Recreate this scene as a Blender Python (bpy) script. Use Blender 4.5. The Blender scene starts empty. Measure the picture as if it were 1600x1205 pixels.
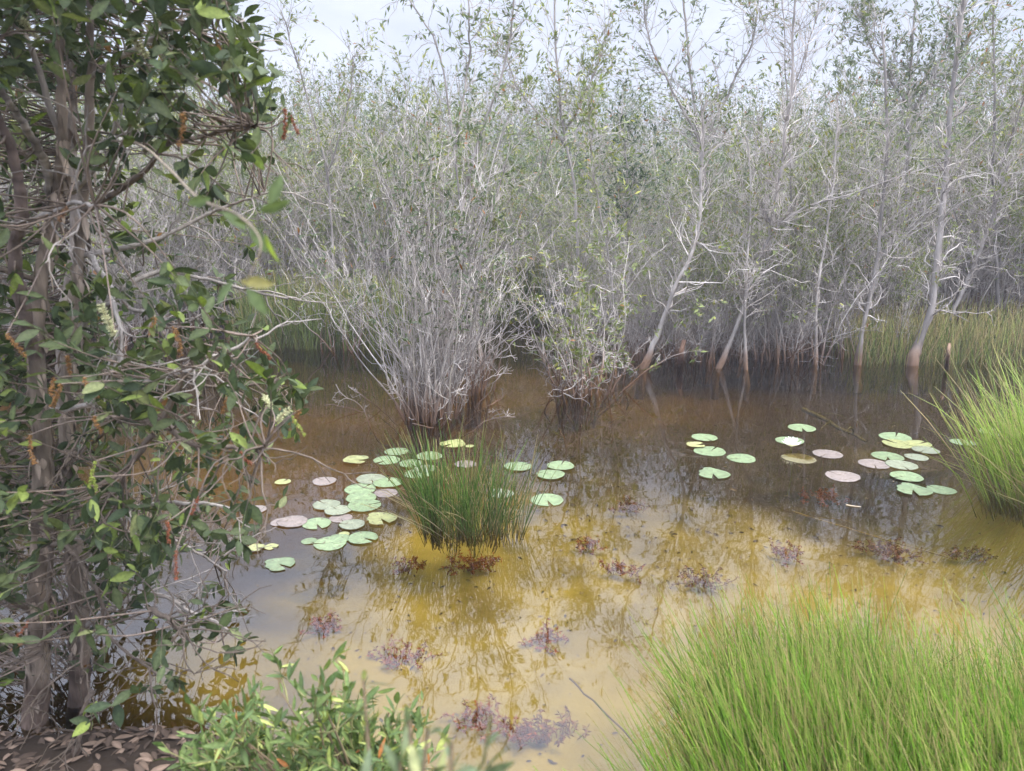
import bpy, math, random
import numpy as np
from mathutils import Vector

R = math.radians
S = bpy.context.scene
COL = S.collection

# ------------------------------------------------------------------ camera
F = 1164.0                      # focal length in pixels of the 1600 px wide photograph
PITCH = R(13.0)
CH = 2.0                        # eye height above the water
cam_d = bpy.data.cameras.new("camera")
cam = bpy.data.objects.new("camera", cam_d)
COL.objects.link(cam)
cam.location = (0, 0, CH)
cam.rotation_euler = (R(90) - PITCH, 0, 0)
cam_d.sensor_width = 36.0
cam_d.lens = 36.0 * F / 1600.0
cam_d.clip_start = 0.05
cam_d.clip_end = 2000
cam_d.dof.use_dof = True
cam_d.dof.focus_distance = 6.0
cam_d.dof.aperture_fstop = 4.0
S.camera = cam

# ------------------------------------------------------------------ light
SUN_EL, SUN_AZ = R(60), R(115)      # azimuth measured from +Y towards +X
w = bpy.data.worlds.new("World"); S.world = w; w.use_nodes = True
nt = w.node_tree; nt.nodes.clear()
N = nt.nodes.new
out = N("ShaderNodeOutputWorld"); bg = N("ShaderNodeBackground")
sky = N("ShaderNodeTexSky"); sky.sky_type = 'NISHITA'; sky.sun_disc = False
sky.sun_elevation = SUN_EL; sky.sun_rotation = SUN_AZ
sky.dust_density = 3.0; sky.air_density = 1.0; sky.ozone_density = 2.0
tc = N("ShaderNodeTexCoord"); mp = N("ShaderNodeMapping"); mp.inputs['Scale'].default_value = (1.0, 1.0, 2.4)
nz = N("ShaderNodeTexNoise"); nz.inputs['Scale'].default_value = 2.2; nz.inputs['Detail'].default_value = 6; nz.inputs['Roughness'].default_value = 0.55
rp = N("ShaderNodeValToRGB"); rp.color_ramp.elements[0].position = 0.34; rp.color_ramp.elements[1].position = 0.66
rp.color_ramp.elements[0].color = (0.45, 0.45, 0.45, 1); rp.color_ramp.elements[1].color = (0.92, 0.92, 0.92, 1)
mx = N("ShaderNodeMix"); mx.data_type = 'RGBA'
mx.inputs[7].default_value = (8.6, 9.1, 10.9, 1)          # thin bright overcast
L = nt.links.new
sx = N("ShaderNodeSeparateXYZ"); L(tc.outputs['Generated'], sx.inputs[0])
el = N("ShaderNodeMapRange"); el.interpolation_type = 'SMOOTHSTEP'
el.inputs[1].default_value = 0.24; el.inputs[2].default_value = 0.66; el.inputs[3].default_value = 0.72; el.inputs[4].default_value = 3.1
L(sx.outputs[2], el.inputs[0])
sc_ = N("ShaderNodeVectorMath"); sc_.operation = 'SCALE'; L(mx.outputs[2], sc_.inputs[0]); L(el.outputs[0], sc_.inputs['Scale'])   # the cloud sheet is brighter overhead
L(tc.outputs['Generated'], mp.inputs[0]); L(mp.outputs[0], nz.inputs['Vector']); L(nz.outputs[0], rp.inputs[0])
L(rp.outputs[0], mx.inputs[0]); L(sky.outputs[0], mx.inputs[6]); L(sc_.outputs[0], bg.inputs[0]); L(bg.outputs[0], out.inputs[0])
bg.inputs[1].default_value = 0.15

sl = bpy.data.lights.new("sun", 'SUN'); sun = bpy.data.objects.new("sun", sl); COL.objects.link(sun)
sl.energy = 2.2; sl.angle = R(9); sl.color = (1.0, 0.95, 0.87)
sd = Vector((math.sin(SUN_AZ) * math.cos(SUN_EL), math.cos(SUN_AZ) * math.cos(SUN_EL), math.sin(SUN_EL)))
sun.rotation_euler = sd.to_track_quat('Z', 'Y').to_euler()
S.view_settings.view_transform = 'Standard'; S.view_settings.look = 'None'
S.view_settings.exposure = 0.15; S.view_settings.gamma = 1.0
S.render.engine = 'CYCLES'
cy = S.cycles
cy.use_denoising = True; cy.denoiser = 'OPENIMAGEDENOISE'
cy.max_bounces = 6; cy.diffuse_bounces = 3; cy.glossy_bounces = 3; cy.transmission_bounces = 3
cy.transparent_max_bounces = 8; cy.volume_bounces = 0
cy.caustics_reflective = False; cy.caustics_refractive = False
cy.sample_clamp_indirect = 4.0

# ------------------------------------------------------------------ helpers
def ray(px, py):
    """direction through a pixel of the 1600x1205 photograph, forward depth 1"""
    u = (px - 800) / F; v = (602.5 - py) / F
    c, s = math.cos(PITCH), math.sin(PITCH)
    return np.array([u, c + v * s, -s + v * c])
def at(px, py, z=0.0):
    d = ray(px, py); t = (z - CH) / d[2]
    return np.array([d[0] * t, d[1] * t, z])
def aty(px, py, y):
    d = ray(px, py); t = y / d[1]
    return np.array([d[0] * t, y, CH + d[2] * t])

def tag(o, label=None, cat=None, group=None, kind=None):
    if label: o['label'] = label
    if cat: o['category'] = cat
    if group: o['group'] = group
    if kind: o['kind'] = kind
    return o
def thing(name, label, cat, loc=(0, 0, 0), group=None):
    o = bpy.data.objects.new(name, None); COL.objects.link(o); o.location = loc
    o.empty_display_size = 0.1
    return tag(o, label, cat, group)
def unit(v):
    return v / (np.linalg.norm(v) + 1e-9)

class MB:
    """collects tubes and leaves with a colour per vertex"""
    def __init__(s):
        s.V = []; s.Fc = []; s.C = []; s.n = 0; s.quads = []; s.tris = []
    def add(s, V, C, quads=None, tris=None):
        V = np.asarray(V, float).reshape(-1, 3)
        C = np.asarray(C, float)
        if C.ndim == 1: C = np.tile(C, (len(V), 1))
        s.V.append(V); s.C.append(C)
        if quads is not None and len(quads): s.quads.append(np.asarray(quads) + s.n)
        if tris is not None and len(tris): s.tris.append(np.asarray(tris) + s.n)
        s.n += len(V)
    def tube(s, P, rad, col, k=4, cap=True, bump=0.0, rng=None):
        P = np.asarray(P, float); m = len(P); rad = np.asarray(rad, float)
        T = np.gradient(P, axis=0); T /= (np.linalg.norm(T, axis=1)[:, None] + 1e-9)
        a = np.array([1.0, 0, 0]) if abs(T[:, 0]).mean() < 0.6 else np.array([0, 1.0, 0])
        U = np.cross(T, a); U /= (np.linalg.norm(U, axis=1)[:, None] + 1e-9); W = np.cross(T, U)
        th = np.arange(k) * 2 * np.pi / k
        rr = np.repeat(rad[:, None], k, 1)
        if bump and rng is not None: rr = rr * (1 + bump * rng.standard_normal((m, k)))
        V = P[:, None, :] + rr[..., None] * (np.cos(th)[None, :, None] * U[:, None, :] + np.sin(th)[None, :, None] * W[:, None, :])
        i = np.arange(m - 1)[:, None] * k; j = np.arange(k)[None, :]; j2 = (j + 1) % k
        q = np.stack([i + j, i + j2, i + k + j2, i + k + j], -1).reshape(-1, 4)
        col = np.asarray(col, float)
        C = np.repeat(col, k, 0) if col.ndim == 2 else col
        s.add(V.reshape(-1, 3), C, quads=q)
    def leaves(s, P, D, Nn, ln, wd, col, fine=False, curl=0.12):
        P = np.asarray(P, float); n = len(P)
        if n == 0: return
        D = np.asarray(D, float); D = D / (np.linalg.norm(D, axis=1)[:, None] + 1e-9)
        B = np.cross(D, Nn); B /= (np.linalg.norm(B, axis=1)[:, None] + 1e-9); Nn = np.cross(B, D)
        ln = np.broadcast_to(ln, (n,))[:, None]; wd = np.broadcast_to(wd, (n,))[:, None]
        if fine:
            st = [(0.0, 0.0), (0.16, 0.30), (0.38, 0.5), (0.62, 0.46), (0.84, 0.26), (1.0, 0.0)]
        else:
            st = [(0.0, 0.0), (0.45, 0.5), (1.0, 0.0)]
        cols = []; rows = []
        k = 0; idx = []
        for t, h in st:
            base = P + D * ln * t - Nn * ln * curl * t * t
            if h == 0: rows.append(base); idx.append((k, k, k)); k += 1
            else:
                up = Nn * wd * h * 0.28
                rows += [base + B * wd * h + up, base, base - B * wd * h + up]; idx.append((k, k + 1, k + 2)); k += 3
        V = np.stack(rows, 1)
        f3 = []; f4 = []
        for a, b in zip(idx[:-1], idx[1:]):
            for e in (0, 1):
                q = [a[e], a[e + 1], b[e + 1], b[e]]
                qq = []
                for z in q:
                    if z not in qq: qq.append(z)
                (f3 if len(qq) == 3 else f4).append(qq)
        off = (np.arange(n) * k)[:, None, None]
        t3 = (np.array(f3)[None] + off).reshape(-1, 3)
        q4 = (np.array(f4)[None] + off).reshape(-1, 4) if f4 else None
        C = np.repeat(np.asarray(col, float), k, 0) if np.ndim(col) == 2 else np.tile(np.asarray(col, float), (n * k, 1))
        if fine:
            w_ = np.ones(k); w_[[a[1] for a in idx]] = 1.3; w_[[a[0] for a in idx[1:-1]]] = .85; C = C * np.tile(w_, n)[:, None]
        s.add(V.reshape(-1, 3), C, quads=q4, tris=t3)
    def build(s, name, mat, parent=None, smooth=True, loc=None):
        me = bpy.data.meshes.new(name)
        V = np.concatenate(s.V); C = np.concatenate(s.C)
        q = np.concatenate(s.quads) if s.quads else np.zeros((0, 4), int)
        t = np.concatenate(s.tris) if s.tris else np.zeros((0, 3), int)
        nq, ntr = len(q), len(t)
        me.vertices.add(len(V)); me.vertices.foreach_set('co', V.astype(np.float32).ravel())
        me.loops.add(nq * 4 + ntr * 3); me.loops.foreach_set('vertex_index', np.concatenate([q.ravel(), t.ravel()]).astype(np.int32))
        me.polygons.add(nq + ntr)
        ls = np.concatenate([np.arange(nq) * 4, nq * 4 + np.arange(ntr) * 3]).astype(np.int32)
        me.polygons.foreach_set('loop_start', ls)
        me.polygons.foreach_set('use_smooth', np.full(nq + ntr, smooth))
        me.update(calc_edges=True)
        ca = me.color_attributes.new('col', 'FLOAT_COLOR', 'POINT')
        ca.data.foreach_set('color', np.hstack([C[:, :3], np.ones((len(C), 1))]).astype(np.float32).ravel())
        me.materials.append(mat)
        o = bpy.data.objects.new(name, me); COL.objects.link(o)
        if parent: o.parent = parent
        if loc is not None: o.location = loc
        return o

# ------------------------------------------------------------------ materials
def mat(name, rough=0.7, spec=0.3, transl=0.0, noise=0.0, nscale=20.0, bump=0.0, bscale=60.0, rnd=0.0, stretch=None, under=None, spots=0):
    m = bpy.data.materials.new(name); m.use_nodes = True; t = m.node_tree; t.nodes.clear()
    N = t.nodes.new; L = t.links.new
    o = N("ShaderNodeOutputMaterial"); p = N("ShaderNodeBsdfPrincipled"); a = N("ShaderNodeAttribute"); a.attribute_name = 'col'
    p.inputs['Roughness'].default_value = rough; p.inputs['Specular IOR Level'].default_value = spec
    c = a.outputs['Color']
    tcn = N("ShaderNodeTexCoord"); mpn = N("ShaderNodeMapping"); L(tcn.outputs['Object'], mpn.inputs[0])
    if stretch: mpn.inputs['Scale'].default_value = stretch
    if noise:
        n = N("ShaderNodeTexNoise"); n.inputs['Scale'].default_value = nscale; n.inputs['Detail'].default_value = 5
        L(mpn.outputs[0], n.inputs['Vector'])
        mr = N("ShaderNodeMapRange"); mr.inputs[1].default_value = 0.25; mr.inputs[2].default_value = 0.75
        mr.inputs[3].default_value = 1 - noise; mr.inputs[4].default_value = 1 + noise; L(n.outputs[0], mr.inputs[0])
        vm = N("ShaderNodeVectorMath"); vm.operation = 'SCALE'; L(c, vm.inputs[0]); L(mr.outputs[0], vm.inputs['Scale']); c = vm.outputs[0]
    if rnd:
        oi = N("ShaderNodeObjectInfo"); mr = N("ShaderNodeMapRange"); mr.inputs[3].default_value = 1 - rnd; mr.inputs[4].default_value = 1 + rnd
        L(oi.outputs['Random'], mr.inputs[0])
        vm = N("ShaderNodeVectorMath"); vm.operation = 'SCALE'; L(c, vm.inputs[0]); L(mr.outputs[0], vm.inputs['Scale']); c = vm.outputs[0]
    if under:       # paler underside
        ge = N("ShaderNodeNewGeometry"); mxu = N("ShaderNodeMix"); mxu.data_type = 'RGBA'; vm = N("ShaderNodeVectorMath"); vm.operation = 'MULTIPLY'
        L(c, vm.inputs[0]); vm.inputs[1].default_value = under; L(ge.outputs['Backfacing'], mxu.inputs[0]); L(c, mxu.inputs[6]); L(vm.outputs[0], mxu.inputs[7]); c = mxu.outputs[2]
    if spots:       # brown specks and insect damage
        n = N("ShaderNodeTexNoise"); n.inputs['Scale'].default_value = spots; n.inputs['Detail'].default_value = 3; L(mpn.outputs[0], n.inputs['Vector'])
        mr = N("ShaderNodeMapRange"); mr.inputs[1].default_value = 0.60; mr.inputs[2].default_value = 0.68; L(n.outputs[0], mr.inputs[0])
        mxs = N("ShaderNodeMix"); mxs.data_type = 'RGBA'; mxs.inputs[7].default_value = (0.12, 0.09, 0.04, 1); L(mr.outputs[0], mxs.inputs[0]); L(c, mxs.inputs[6]); c = mxs.outputs[2]
    L(c, p.inputs['Base Color'])
    if bump:
        n = N("ShaderNodeTexNoise"); n.inputs['Scale'].default_value = bscale; n.inputs['Detail'].default_value = 4
        L(mpn.outputs[0], n.inputs['Vector'])
        b = N("ShaderNodeBump"); b.inputs['Strength'].default_value = bump; b.inputs['Distance'].default_value = 0.01
        L(n.outputs[0], b.inputs['Height']); L(b.outputs[0], p.inputs['Normal'])
    if transl:
        tr = N("ShaderNodeBsdfTranslucent"); ms = N("ShaderNodeMixShader"); ms.inputs[0].default_value = transl
        vm = N("ShaderNodeVectorMath"); vm.operation = 'MULTIPLY'; L(c, vm.inputs[0]); vm.inputs[1].default_value = (1.5, 1.5, 0.7)
        L(vm.outputs[0], tr.inputs[0]); L(p.outputs[0], ms.inputs[1]); L(tr.outputs[0], ms.inputs[2]); L(ms.outputs[0], o.inputs[0])
    else:
        L(p.outputs[0], o.inputs[0])
    return m

M_bark = mat("grey_bark", 0.85, 0.2, noise=0.35, nscale=9, bump=0.5, bscale=40, rnd=0.12, stretch=(1, 1, 0.3))
M_bark_near = mat("flaky_paperbark", 0.85, 0.2, noise=0.4, nscale=30, bump=0.9, bscale=60, stretch=(1, 1, 0.25))
M_leaf = mat("leathery_leaf", 0.55, 0.25, transl=0.28, noise=0.32, nscale=110, under=(1.35, 1.25, 1.35))
M_leaf_far = mat("thicket_leaf", 0.55, 0.35, transl=0.25, rnd=0.2)
M_sedge = mat("sedge_stem", 0.5, 0.35, transl=0.2)
M_pad = mat("lily_pad", 0.38, 0.5, noise=0.26, nscale=22, spots=38, bump=0.15, bscale=40, rnd=0.06)
M_petal = mat("white_petal", 0.5, 0.3, transl=0.2)
M_spike = mat("bottlebrush_spike", 0.8, 0.2, noise=0.2, nscale=120)
M_weed = mat("water_weed", 1.0, 0.0, noise=0.2, nscale=30)
M_litter = mat("dry_leaf", 0.8, 0.2, noise=0.2, nscale=50)

# ------------------------------------------------------------------ ground
def vnoise(x, y, seed=0):
    """smooth sum of sines, cheap stand-in for noise in terrain"""
    r = np.random.default_rng(seed); z = 0
    for f in (0.35, 0.7, 1.3, 2.4, 4.1):
        for _ in range(3):
            a = r.uniform(0, 6.28); ph = r.uniform(0, 6.28)
            z = z + np.sin((x * np.cos(a) + y * np.sin(a)) * f * 2.2 + ph) / (3 * f ** 0.6)
    return z / 2.5
def sm(a, b, x):
    t = np.clip((x - a) / (b - a), 0, 1); return t * t * (3 - 2 * t)
def height(x, y):
    n = vnoise(x, y, 3)
    h = -0.42 + 0.05 * n
    h = np.maximum(h, -0.42 + 0.50 * sm(12.0, 15.5, y + 0.6 * n))                               # far bank
    h = np.maximum(h, -0.42 + 0.52 * sm(9.5, 12.3, y + 0.5 * n + (x - 6.5) * 0.35) * sm(2.5, 6.0, x))   # right-hand back bank
    h = np.maximum(h, -0.42 + 0.50 * sm(9.8, 12.6, y + 0.4 * n) * sm(-1.4, -3.2, x))            # left-hand back bank
    h = np.maximum(h, -0.42 + 0.50 * sm(0.45, -0.35, (y - 2.75) + 0.18 * n + sm(-1.2, 0.2, x) * 1.2) * sm(0.6, -0.3, x))  # near left mud
    h = np.maximum(h, -0.42 + 0.50 * sm(3.0, 4.3, x + 0.3 * n) * sm(7.0, 5.5, y))               # right-hand bank
    h = np.maximum(h, -0.42 + 0.46 * sm(2.6, 1.5, y + 0.1 * n) * sm(0.5, 1.3, x))               # near right sedge bank
    return h
xs = np.concatenate([-np.geomspace(900, 15, 22), np.arange(-14.6, 14.7, 0.13), np.geomspace(15, 900, 22)])
ys = np.concatenate([-np.geomspace(900, 3, 22), np.arange(-2.8, 24, 0.11), np.geomspace(24.3, 900, 26)])
X, Y = np.meshgrid(xs, ys)
Z = height(X, Y)
g = MB()
nx, ny = len(xs), len(ys)
# colour zones: pale sand in the open middle, brown silt elsewhere
n1 = vnoise(X, Y, 7); n2 = vnoise(X * 1.7, Y * 1.7, 9)
n3 = vnoise(X * 3.1, Y * 3.1, 15); n4 = vnoise(X * 6, Y * 6, 16)
sand = sm(7.3, 4.5, Y + 0.9 * n1 + 0.5 * n3 + .25 * n4) * sm(-1.9, -0.9, X + 0.35 * n2 - 0.05 * Y)
sand = np.maximum(sand, 0.75 * sm(1.2, 0.4, np.hypot((X + 1.35) / 0.9, (Y - 3.6) / 0.5) + 0.3 * n2))
silt = np.array([0.042, 0.028, 0.014]); sandc = np.array([0.31, 0.26, 0.10]); dark = np.array([0.045, 0.033, 0.026])
orange = np.array([0.12, 0.070, 0.026]); mud = np.array([0.045, 0.034, 0.025])
lit = sm(0.2, 0.9, np.abs(n2))
sand = np.clip(sand * (1 - .35 * sm(.15, .8, n3 + .4 * n4)), 0, 1)
C = silt[None, None] * (1 - sand[..., None]) + sandc * sand[..., None]
og = (sm(1.4, 0.5, np.hypot((X + 2.2) / 1.8, (Y - 7.2) / 1.9)) + 0.8 * sm(1.3, 0.4, np.hypot((X - 0.8) / 2.5, (Y - 9.5) / 2.0)))
og = np.clip(og, 0, 1)[..., None] * (1 - sand[..., None]); C = C * (1 - og) + orange * og
dk = (sm(1.3, 0.5, np.hypot((X - 3.8) / 3.0, (Y - 7.0) / 1.6)))[..., None] * 0.85 * (1 - sand[..., None]); C = C * (1 - dk) + dark * dk
above = sm(-0.12, 0.02, Z)[..., None]; C = C * (1 - above) + mud * above
ij = np.arange(nx * ny).reshape(ny, nx)
q = np.stack([ij[:-1, :-1], ij[:-1, 1:], ij[1:, 1:], ij[1:, :-1]], -1).reshape(-1, 4)
g.add(np.stack([X, Y, Z], -1).reshape(-1, 3), C.reshape(-1, 3), quads=q)
M_ground = mat("pond_bed", 0.95, 0.05, noise=0.28, nscale=2.4, bump=0.5, bscale=25)
tag(g.build("ground", M_ground), kind='structure', label="sandy ochre pond bed rising to brown muddy banks")

# ------------------------------------------------------------------ water
wm = bpy.data.materials.new("tannin_water"); wm.use_nodes = True; t = wm.node_tree; t.nodes.clear()
N = t.nodes.new; L = t.links.new
o = N("ShaderNodeOutputMaterial"); ms = N("ShaderNodeMixShader"); tr = N("ShaderNodeBsdfTransparent"); gl = N("ShaderNodeBsdfGlossy")
fr = N("ShaderNodeFresnel"); fr.inputs['IOR'].default_value = 1.62
tr.inputs[0].default_value = (0.93, 0.84, 0.50, 1); gl.inputs['Roughness'].default_value = 0.02
tcn = N("ShaderNodeTexCoord"); mpn = N("ShaderNodeMapping"); mpn.inputs['Scale'].default_value = (1.0, 1.0, 1.0)
n = N("ShaderNodeTexNoise"); n.inputs['Scale'].default_value = 2.2; n.inputs['Detail'].default_value = 3
b = N("ShaderNodeBump"); b.inputs['Strength'].default_value = 0.09; b.inputs['Distance'].default_value = 0.02
L(tcn.outputs['Object'], mpn.inputs[0]); L(mpn.outputs[0], n.inputs['Vector']); L(n.outputs[0], b.inputs['Height'])
L(b.outputs[0], gl.inputs['Normal']); L(fr.outputs[0], ms.inputs[0]); L(tr.outputs[0], ms.inputs[1]); L(gl.outputs[0], ms.inputs[2]); L(ms.outputs[0], o.inputs[0])
wb = MB()
wb.add([(-60, -20, 0), (60, -20, 0), (60, 60, 0), (-60, 60, 0)], (0.3, 0.3, 0.3), quads=[[0, 1, 2, 3]])
tag(wb.build("water", wm), kind='structure', label="still tea-coloured shallow pond water mirroring the sky and thicket")

# ------------------------------------------------------------------ plant growth
def polyl(rng, p, d, length, nseg, wander, up):
    P = [np.array(p, float)]; d = unit(np.array(d, float)); st = length / nseg
    for i in range(nseg):
        d = unit(d + rng.normal(0, wander, 3) + np.array([0, 0, up]))
        P.append(P[-1] + d * st)
    return np.array(P)
def side(rng, T, ang):
    a = unit(np.cross(T, rng.normal(0, 1, 3))); return unit(T * math.cos(ang) + a * math.sin(ang))
GREY = np.array([0.43, 0.385, 0.345]); PALE = np.array([0.58, 0.53, 0.485]); BROWN = np.array([0.20, 0.125, 0.08]); RUST = np.array([0.20, 0.115, 0.065])
LEAFC = {'olive': ([0.12, 0.16, 0.05], [0.20, 0.24, 0.07], [0.34, 0.34, 0.09]),
         'grey': ([0.09, 0.13, 0.065], [0.145, 0.19, 0.095], [0.24, 0.27, 0.11]),
         'dark': ([0.04, 0.075, 0.035], [0.06, 0.10, 0.045], [0.16, 0.20, 0.05]),
         'lime': ([0.16, 0.22, 0.05], [0.24, 0.30, 0.07], [0.34, 0.36, 0.10])}
def leafcol(rng, n, key, odd=0.02):
    a, b, c = (np.array(v) for v in LEAFC[key])
    u = rng.random(n)[:, None]; C = a * (1 - u) + b * u
    y = rng.random(n) < 0.12; C[y] = c
    o = rng.random(n) < odd; C[o] = (0.30, 0.13, 0.04)
    return C * rng.uniform(0.85, 1.15, (n, 1))

def woody(rng, nstem, H, base_r, spread, thick, twigs, subtw, leaves_per, leaf_from, key, leaf_len=0.07, wander=0.10, up=0.10,
          foot=None, crook=0.25, lowtw=0.15, leaf_prob=0.6, dark_foot=0.12, twig_len=0.7, ang=(0.35, 1.15), tone0=0.42):
    """returns (stems mesh builder, leaves mesh builder) of a multi-stemmed shrub or a sapling"""
    A = MB(); Lf = MB(); LP = []; LD = []
    for s in range(nstem):
        a = rng.uniform(0, 6.283); rr = base_r * math.sqrt(rng.random())
        p = np.array([math.cos(a) * rr, math.sin(a) * rr, -0.4])
        lean = spread * (0.25 + rng.random()) * (rr / base_r if base_r > 0.05 else 1)
        d = np.array([math.cos(a) * lean + rng.normal(0, 0.05), math.sin(a) * lean + rng.normal(0, 0.05), 1.0])
        h = H * rng.uniform(0.45, 1.0) if nstem > 1 else H
        ns = 14
        P = polyl(rng, p, d, h + 0.4, ns, wander, up * 0.3)
        r0 = thick * rng.uniform(0.7, 1.2)
        rad = r0 * (1 - 0.82 * np.linspace(0, 1, ns + 1) ** 0.9); rad = np.maximum(rad, 0.003)
        tone = rng.uniform(0.72, 1.15); tone = rng.uniform(tone0, 1.2); c = (GREY if rng.random() < 0.6 else PALE) * tone
        z = P[:, 2]; f = np.clip((z - dark_foot) / 0.35, 0, 1)[:, None]
        C = (RUST if rng.random() < .4 else BROWN) * (1 - f) + c * f
        rad = rad * (1 + 0.6 * (1 - f[:, 0]))
        A.tube(P, rad, C, 5 if thick > 0.02 else 4)
        for tno in range(twigs):
            u = rng.uniform(lowtw, 1.0) ** 0.8; k = min(int(u * ns), ns - 1)
            T = unit(P[k + 1] - P[k]); q0 = P[k] + (P[k + 1] - P[k]) * rng.random()
            if q0[2] < 0.05: continue
            dd = side(rng, T, rng.uniform(*ang)); tl = twig_len * rng.uniform(0.4, 1.2) * (1.25 - 0.6 * u) * min(1.2, h / 3)
            Q = polyl(rng, q0, dd, tl, 6, crook, up)
            rt = max(0.0028, rad[k] * rng.uniform(0.3, 0.5)); rt = min(rt, 0.012)
            ct = (GREY if rng.random() < 0.55 else PALE) * rng.uniform(tone0, 1.25)
            A.tube(Q, np.linspace(rt, 0.0022, 7), ct, 3)
            ends = [(Q[-1], unit(Q[-1] - Q[-2]), Q[-1][2])]
            for v in range(subtw):
                kk = rng.integers(1, 6); T2 = unit(Q[kk + 1] - Q[kk])
                W = polyl(rng, Q[kk], side(rng, T2, rng.uniform(ang[0], ang[1] * .9)), tl * rng.uniform(0.25, 0.6), 4, crook, up)
                A.tube(W, np.linspace(max(0.0024, rt * 0.6), 0.0018, 5), ct * rng.uniform(0.85, 1.1), 3)
                ends.append((W[-1], unit(W[-1] - W[-2]), W[-1][2]))
            if leaves_per:
                for e, de, ze in ends:
                    if ze > leaf_from * h * rng.uniform(0.75, 1.1) and rng.random() < leaf_prob:
                        for _ in range(int(rng.integers(max(1, leaves_per // 2), leaves_per + 1))):
                            LP.append(e - de * rng.uniform(0, 0.14) + rng.normal(0, 0.008, 3))
                            LD.append(de + rng.normal(0, 0.6, 3) + np.array([0, 0, -0.1]))
    n = len(LP)
    if n:
        LP = np.array(LP); LD = np.array(LD)
        Nn = rng.normal(0, 0.6, (n, 3)) + np.array([0, 0, 0.9])
        Lf.leaves(LP, LD, Nn, rng.uniform(0.75, 1.25, n) * leaf_len, rng.uniform(0.24, 0.36, n) * leaf_len, leafcol(rng, n, key))
    return A, Lf

def plant(name, label, cat, AL, loc, rz=0, sc=1.0, group=None, parts=('trunk', 'crown'), lm=None, bm=None):
    r = thing(name, label, cat, loc, group); r.rotation_euler = (0, 0, rz); r.scale = (sc, sc, sc)
    AL[0].build(parts[0], bm or M_bark, r)
    if AL[1].n: AL[1].build(parts[1], lm or M_leaf_far, r)
    return r
def dup(root, loc, rz, sc, label=None):
    r = root.copy(); COL.objects.link(r); r.location = loc; r.rotation_euler = (0, 0, rz); r.scale = sc
    if label: r['label'] = label
    for ch in kids[root.name]:
        c = ch.copy(); COL.objects.link(c); c.parent = r
    return r
kids = {}
def remember(r): kids[r.name] = list(r.children); return r

# ------------------------------------------------------------------ the thicket beyond the water
rng = np.random.default_rng(11)
protos = []
def proto(kind, k):
    r = np.random.default_rng(100 + k)
    if kind == 'bare':      # dense grey many-stemmed thicket shrub
        AL = woody(r, 20, 3.1, 0.42, 0.18, 0.011, 15, 3, 4, 0.5, 'olive', leaf_prob=0.16, leaf_len=0.08, wander=0.12, crook=0.27, up=0.10, ang=(.2, .85))
        return ('thicket_shrub', 'grey leafless many-stemmed shrub packed into the thicket beyond the water', 'shrub', AL, 'bare grey shrubs of the thicket')
    if kind == 'sapling':
        AL = woody(r, 6, 3.9, 0.30, 0.15, 0.018, 32, 3, 7, 0.50, 'olive', leaf_prob=0.6, leaf_len=0.085, twig_len=0.75, wander=0.12, crook=0.28, up=0.08, ang=(.25, 1.0))
        return ('paperbark_sapling', 'slender grey paperbark sapling with sparse olive leaves in the thicket beyond the water', 'tree', AL, 'leafy saplings of the thicket')
    if kind == 'green':
        AL = woody(r, 6, 4.2, 0.32, 0.20, 0.022, 34, 3, 10, 0.50, 'grey', leaf_prob=0.85, leaf_len=0.095, twig_len=0.95, wander=0.12, crook=0.28, up=0.04)
        return ('paperbark_tree', 'grey-green leafy paperbark tree rising from the back of the thicket', 'tree', AL, 'leafy paperbarks at the back of the thicket')
for i, kd in enumerate(['bare', 'bare', 'bare', 'bare', 'sapling', 'sapling', 'sapling', 'sapling', 'green', 'green', 'green']):
    nm, lb, ct, AL, gp = proto(kd, i)
    protos.append((kd, remember(plant(nm, lb, ct, AL, (0, 0, 0), group=gp))))
used = set()
cnt = {'bare': 0, 'sapling': 0, 'green': 0}
pts = []
def front(x):
    """where the thicket starts, metres from the camera"""
    xs_ = [-14, -6, -3.4, -1.8, -1.2, -0.4, 0.6, 1.2, 2.4, 4.0, 5.2, 7.0, 9.0, 16]
    ys_ = [9.5, 10.5, 12.7, 12.7, 13.0, 14.6, 14.0, 10.9, 10.0, 10.1, 11.9, 12.2, 11.8, 9.5]
    return float(np.interp(x, xs_, ys_))
tries = 0
while len(pts) < 400 and tries < 40000:
    tries += 1
    y = 9.0 + 14.5 * rng.random() ** 1.15; x = rng.uniform(-1, 1) * (y * 0.74 + 1.2)
    f = front(x)
    if y < f: continue
    dmin = 0.42 + 0.046 * (y - 9)
    if any((x - a) ** 2 + (y - b) ** 2 < dmin * dmin for a, b in pts): continue
    pts.append((x, y))
pts.sort(key=lambda p: p[1])
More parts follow.
